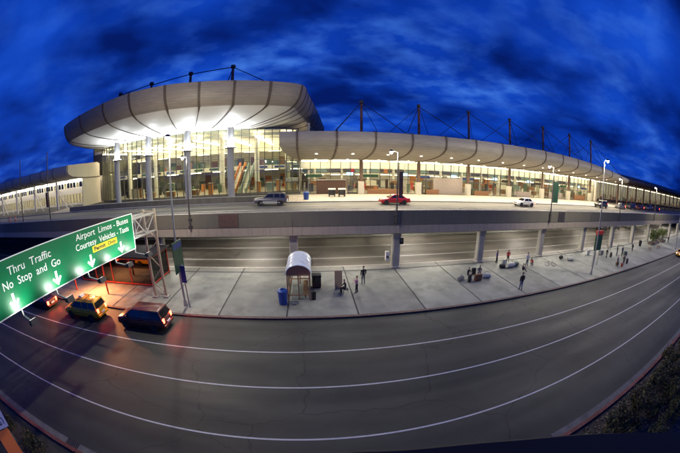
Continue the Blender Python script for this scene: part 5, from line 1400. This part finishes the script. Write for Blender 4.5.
person((50.4, 25.6, G), R_(-100), 'right of two people in dark clothes standing side by side far right', 'cloth_navy', 'cloth_black', pose='stand', h=1.86)
person((45.3, 26.3, G), R_(-20), 'person in black walking past bags left of the standing pair', 'cloth_black', 'cloth_black', pose='walk', h=1.6, female=True)
person((43.0, 22.4, G), R_(-60), 'person in dark coat with yellow scarf at the kerb far right', 'cloth_navy', 'cloth_brown', pose='walk', h=1.7)
person((45.1, 22.2, G), R_(-120), 'person in olive jacket behind the person at the far kerb', 'cloth_olive', 'cloth_black', pose='stand', h=1.7)
person((57.4, 26.6, G), R_(180), 'lone person in black standing before the far bin', 'cloth_black', 'cloth_black', pose='stand', h=1.7)
person((86.2, 26.9, G), R_(180), 'farthest person in dark coat beside the planted trees', 'cloth_black', 'cloth_navy', pose='walk', h=1.8)
# board, chair and luggage by the seated person
t = thing('seat', (3.05, 25.0, .15), 'plain dark seat under the person beside the tan board', 'chair')
MB().box((-.22, -.24, .37), (.24, .24, .415)).build('seat_pad', 'lug_black', t, off=(0, 0, 0), bevel=.015)
for x in (-.18, .2):
    for y in (-.2, .2): MB().bar((x, y, 0), (x, y, .37), .035).build('leg', 'galv', t, off=(0, 0, 0))
t = thing('tan_board', (2.5, 25.9, .15), 'tall tan board leaning behind the seated person', 'board')
MB().loft([[(-.35, 0, 0), (.35, 0, 0), (.35, .06, 0), (-.35, .06, 0)], [(-.35, .35, 1.75), (.35, .35, 1.75), (.35, .41, 1.75), (-.35, .41, 1.75)]]).build('panel', 'cardboard', t, off=(0, 0, 0)); MB().bar((0, .3, 1.2), (0, .95, 0), .05).build('strut', 'wood', t, off=(0, 0, 0))
def suitcase(x, y, rz, mm, label, w=.5, d=.28, h=.72, lying=False, group='luggage on the island pavement'):
    t = thing('suitcase', (x, y, .152), label, 'suitcase', group, R_(rz))
    if lying: w, d, h = w, h, d
    MB().box((-w / 2, -d / 2, .05), (w / 2, d / 2, h)).build('shell', mm, t, off=(0, 0, 0), bevel=.045)
    if not lying:
        MB().tube([(-.12, 0, h), (-.12, 0, h + .26), (.12, 0, h + .26), (.12, 0, h)], .012, 6).build('pull_handle', 'galv', t, off=(0, 0, 0))
    MB().box((-w / 2 + .06, -d / 2 - .025, .16), (w / 2 - .06, -d / 2 - .002, h * .62)).build('front_pocket', mm, t, off=(0, 0, 0), bevel=.01)
    for sx in (-1, 1): MB().lathe([(0, -.02), (.045, -.02), (.045, .02), (0, .02)], (sx * (w / 2 - .06), 0, .045), 10, 'y').build('wheel', 'rubber', t, off=(0, 0, 0))
    return t
def duffel(x, y, rz, mm, label, l=.75, r=.2, group='luggage on the island pavement'):
    t = thing('duffel_bag', (x, y, .152), label, 'bag', group, R_(rz))
    MB().lathe([(0, -l / 2), (r * .75, -l / 2), (r, -l * .38), (r * 1.05, 0), (r, l * .38), (r * .75, l / 2), (0, l / 2)], (0, 0, r), 12, 'x').build('sack', mm, t, off=(0, 0, 0), smooth=True)
    MB().tube([(-l * .25, 0, r * 2), (-l * .12, 0, r * 2.7), (l * .12, 0, r * 2.7), (l * .25, 0, r * 2)], .015, 6).build('strap', 'black', t, off=(0, 0, 0))
    return t
suitcase(17.1, 25.35, 5, 'lug_brown', 'large brown suitcase in front of the people at the column', .85, .35, .78)
suitcase(16.0, 25.3, 20, 'lug_black', 'slim black upright suitcase at the left of the luggage by the column', .36, .26, .8)
duffel(15.3, 26.0, 30, 'lug_grey', 'grey duffel bag left of the group at the column', .9, .24)
duffel(18.6, 25.9, -20, 'lug_pale', 'pale duffel bag right of the brown suitcase', .95, .28)
suitcase(17.6, 27.2, 10, 'lug_black', 'black suitcase behind the two people seated at the column', .5, .3, .8)
duffel(23.9, 28.2, 5, 'lug_pale', 'large pale bag in the heap before the red and purple coats', 1.2, .32)
duffel(22.6, 28.3, -15, 'lug_black', 'black bag at the left end of the pale luggage heap', .8, .24)
duffel(24.9, 28.4, 10, 'lug_green', 'green grey bag at the right end of the pale luggage heap', 1.0, .28)
suitcase(23.3, 29.0, 0, 'lug_pale', 'pale hard suitcase standing behind the heap', .6, .3, .85)
duffel(34.9, 28.9, 15, 'lug_black', 'black bag next to the fallen bicycle', .8, .26)
duffel(36.0, 27.7, -10, 'lug_pale', 'pale bag right of the fallen bicycle', 1.1, .28)
suitcase(42.4, 28.9, 0, 'lug_pale', 'pale grey box shaped suitcase at the column left of the totem sign', .9, .5, .8)
suitcase(45.9, 28.0, 0, 'lug_grey', 'grey box shaped suitcase right of the totem sign', .95, .5, .8)
suitcase(47.2, 26.4, 25, 'lug_black', 'black suitcase left of the standing pair', .75, .4, .75)
suitcase(52.0, 25.6, -15, 'lug_green', 'dark green suitcase right of the standing pair', .8, .45, .8)
duffel(44.0, 22.9, 0, 'leaf_yellow', 'yellow green bag between the two people at the far kerb', .7, .24)
suitcase(47.0, 22.4, 10, 'lug_black', 'black upright case at the far kerb right of the olive jacket', .45, .3, .85)
suitcase(44.0, 21.9, 40, 'lug_red', 'dark red suitcase at the far kerb by the walking person', .5, .3, .6)
bin_(66.6, 28.8, 'black litter bin left of the planted trees', 'black', .42, 1.15)
bin_(.12, 23.85, 'small black bin at the right front corner of the arched shelter', 'black', .22, .8)
# ------------------------------------------------------------------ fallen bicycle
t = thing('bicycle', (30.4, 26.95, .15), 'dark bicycle lying on the pavement among the bags', 'bicycle', rz=R_(-25))
def bwheel(x, tilt):
    w = bpy.data.objects.new('wheel', None); col.objects.link(w); w.parent = t; w.location = (x, 0, .22); w.rotation_euler = (R_(tilt), 0, 0)
    n = 24; pts = [(math.cos(2 * PI * q / n) * .34, math.sin(2 * PI * q / n) * .34, 0) for q in range(n + 1)]
    MB().tube(pts, .022, 6).build('tyre', 'rubber', w, off=(0, 0, 0))
    sp2 = MB()
    for q in range(10): a = 2 * PI * q / 10; sp2.bar((0, 0, 0), (math.cos(a) * .33, math.sin(a) * .33, 0), .006)
    o = sp2.build('spokes', 'galv', w, off=(0, 0, 0)); o['kind'] = 'stuff'
bwheel(-.53, 28); bwheel(.53, 28)
fr_ = MB()
P2 = lambda a, b: (a, b * .88, .22 + b * .47)
for a, b in (((-.53, 0), (-.08, -.02)), ((-.08, -.02), (-.2, .42)), ((-.53, 0), (-.18, .38)), ((-.2, .40), (.38, .42)), ((-.08, -.02), (.40, .36)), ((.53, 0), (.37, .5))):
    fr_.tube([P2(*a), P2(*b)], .018, 6)
o = fr_.build('frame', 'lug_black', t, off=(0, 0, 0))
MB().tube([P2(.36, .52), tuple(Vector(P2(.40, .56)) + Vector((0, 0, .28))), ], .014, 6).build('handlebar', 'black', t, off=(0, 0, 0))
MB().box(tuple(Vector(P2(-.34, .5))), tuple(Vector(P2(-.08, .5)) + Vector((0, .1, .06)))).build('saddle', 'black', t, off=(0, 0, 0), bevel=.015)
MB().lathe([(0, -.01), (.09, -.01), (.09, .01), (0, .01)], P2(-.08, -.02), 12, 'z').build('chainring', 'galv', t, off=(0, 0, 0))

# ------------------------------------------------------------------ planting
def leaves(n, fn, size, rd):
    vs = np.empty((n * 4, 3)); 
    for i in range(n):
        p = fn(rd); s = size * rd.uniform(.6, 1.3)
        a = Vector((rd.gauss(0, 1), rd.gauss(0, 1), rd.gauss(0, 1))).normalized(); b = a.orthogonal().normalized(); b.rotate(Matrix.Rotation(rd.uniform(0, 6.28), 3, a)); c = a.cross(b)
        for k, (u, v) in enumerate(((-.5, 0), (0, -.28), (.5, 0), (0, .28))): vs[i * 4 + k] = p + b * (u * s) + c * (v * s)
    return [tuple(v) for v in vs], [(4 * i, 4 * i + 1, 4 * i + 2, 4 * i + 3) for i in range(n)]
def bush(loc, rx, ry, rz_, mats, label, cat='shrub', name='shrub', n=1800, size=.16, group=None, trunk=.0, seed=1):
    rd = random.Random(seed)
    t = thing(name, loc, label, cat, group)
    cl = [(Vector((rd.uniform(-.75, .75) * rx, rd.uniform(-.75, .75) * ry, trunk + rz_ * rd.uniform(.35, 1.0))), rd.uniform(.28, .5)) for _ in range(12)]
    def fn(r_):
        c, s = r_.choice(cl); d = Vector((r_.gauss(0, 1), r_.gauss(0, 1), r_.gauss(0, 1))).normalized() * (r_.random() ** .4)
        q = c + Vector((d.x * rx * s, d.y * ry * s, d.z * rz_ * s)); q.z = max(q.z, .04); return q
    for mm, fr in zip(mats, (.65, .35)):
        v, f = leaves(int(n * fr), fn, size, rd)
        me = bpy.data.meshes.new('foliage'); me.from_pydata(v, [], f); me.materials.append(MATS[mm]); link('crown', me, t)
    m = MB()
    if trunk: m.tube([(0, 0, 0), (0.02, 0, trunk * .6), (.05, .03, trunk + rz_ * .5)], [.09, .07, .04], 7)
    for c, s in cl[:6 if trunk else 5]: m.tube([(0.02, 0, trunk * .6), tuple(c * .6 + Vector((0, 0, trunk * .3))), tuple(c)], [.04, .028, .012], 5)
    m.build('trunk', 'bark', t, off=(0, 0, 0))
    return t
for i, (x, y, r) in enumerate(((74.5, 28.4, 1.5), (79, 28.8, 1.9), (84.5, 28.6, 1.7))):
    bush((x, y, .55), r, 1.3, 1.9, ('leaf_light', 'leaf_yellow'), ('light green bushy tree in planter, left one of the far row', 'light green bushy tree in planter, middle one of the far row', 'light green bushy tree in planter, right one of the far row')[i], 'tree', 'planter_tree', 1500, .26, 'planter trees', .5, 20 + i)
    t = thing('planter', (x, y, .152), ('long stone planter under the left far tree', 'long stone planter under the middle far tree', 'long stone planter under the right far tree')[i], 'planter', 'stone planters')
    MB().loft([[(-1.5, -.7, 0), (1.5, -.7, 0), (1.5, .7, 0), (-1.5, .7, 0)], [(-1.7, -.85, .5), (1.7, -.85, .5), (1.7, .85, .5), (-1.7, .85, .5)]]).build('trough', 'planter', t, off=(0, 0, 0), bevel=.03); MB().box((-1.62, -.77, .503), (1.62, .77, .53)).build('soil', 'soil', t, off=(0, 0, 0))
for i, (x, y) in enumerate(((66.5, 25.6), (72.5, 25.4))):
    t = thing('bench', (x, y, .152), ('slatted bench before the far planters, left one', 'slatted bench before the far planters, right one')[i], 'bench', 'benches by the planters')
    for k in range(4): MB().box((-1.1, -.25 + k * .13, .43), (1.1, -.25 + k * .13 + .1, .47)).build('slat', 'wood', t, off=(0, 0, 0))
    for x_ in (-.85, .85): MB().box((x_ - .05, -.22, 0), (x_ + .05, .24, .429)).build('leg', 'concrete', t, off=(0, 0, 0))
# near verge at the lower right corner
rv = random.Random(5)
k = 0
DESC = ('beside red kerb', 'in middle row', 'in back row by parapet')
for row, y in enumerate((3.5, 1.9, .2)):
    for i in range(9):
        x = 9.2 + i * 2.6 + rv.uniform(-.5, .5) + row * .7
        bush((x, y + rv.uniform(-.35, .35), .05), rv.uniform(1.1, 1.6), rv.uniform(.75, 1.0), rv.uniform(.8, 1.35), ('leaf_dark', 'leaf_yellow') if (i + row) % 3 else ('leaf_yellow', 'leaf_dark'),
             'dark shrub on near verge %s, %s from left' % (DESC[row], ('one', 'two', 'three', 'four', 'five', 'six', 'seven', 'eight', 'nine')[i]), 'shrub', 'shrub', 1500, .15, 'shrubs on the near verge', 0, 100 + row * 20 + i)
for i in range(5):
    bush((-25 + i * 3.4, 3.2 + rv.uniform(-.3, .2), .05), 1.3, .8, .7, ('leaf_dark', 'leaf_yellow'), 'low dark shrub on the verge by the parking sign, number %s from the left' % ('one', 'two', 'three', 'four', 'five')[i], 'shrub', 'shrub', 1000, .14, 'low shrubs by the parking sign', 0, 300 + i)
rg = random.Random(9); m = MB()
for i in range(2500):
    x, y = rg.uniform(8, 34), rg.uniform(-2.5, 4.4); s = rg.uniform(.03, .08)
    m.prism([(x + s * math.cos(a + i), y + s * math.sin(a + i)) for a in (0, 1.3, 2.5, 3.9, 5.1)], 'z', .03, .05 + s * .7)
o = m.build('gravel', 'gravel'); tag(o, 'brownish stones scattered between the shrubs of the near verge', 'gravel', kind='stuff')
# ------------------------------------------------------------------ curved parapet just below the camera, its lack of light painted near-black
par = thing('balcony_parapet', (0, -.5, 9.6), 'unlit near-black curved balcony parapet at the bottom edge of the picture', 'parapet')
ed = catmull([(-2.6, -1.6), (-1.7, -.5), (-1.0, .2), (-.55, .50), (-.02, .68), (.30, .67), (.71, .57), (1.18, .32), (1.62, -.10), (2.1, -.8), (2.6, -1.8)], 5)
def par_ring(d, z):
    out = []
    for i, p in enumerate(ed):
        a = ed[max(i - 1, 0)]; b = ed[min(i + 1, len(ed) - 1)]; t_ = (b - a).normalized(); n_ = Vector((t_.y, -t_.x)); out.append((p.x + n_.x * d, p.y + n_.y * d, z))
    return out
MB().loft([par_ring(0, 10.55), par_ring(0, 10.67), par_ring(.03, 10.7), par_ring(.30, 10.7), par_ring(.33, 10.67), par_ring(.33, 10.55)], closed=False).build('coping', 'black_matt', par, smooth=True)
MB().loft([par_ring(.06, 9.2), par_ring(.06, 10.549)], closed=False).build('parapet_wall', 'black_matt', par)
m = MB(); m.poly(par_ring(.05, 9.2) + [(2.6, -3, 9.2), (-2.6, -3, 9.2)]); m.build('balcony_floor', 'concrete_shade', par)
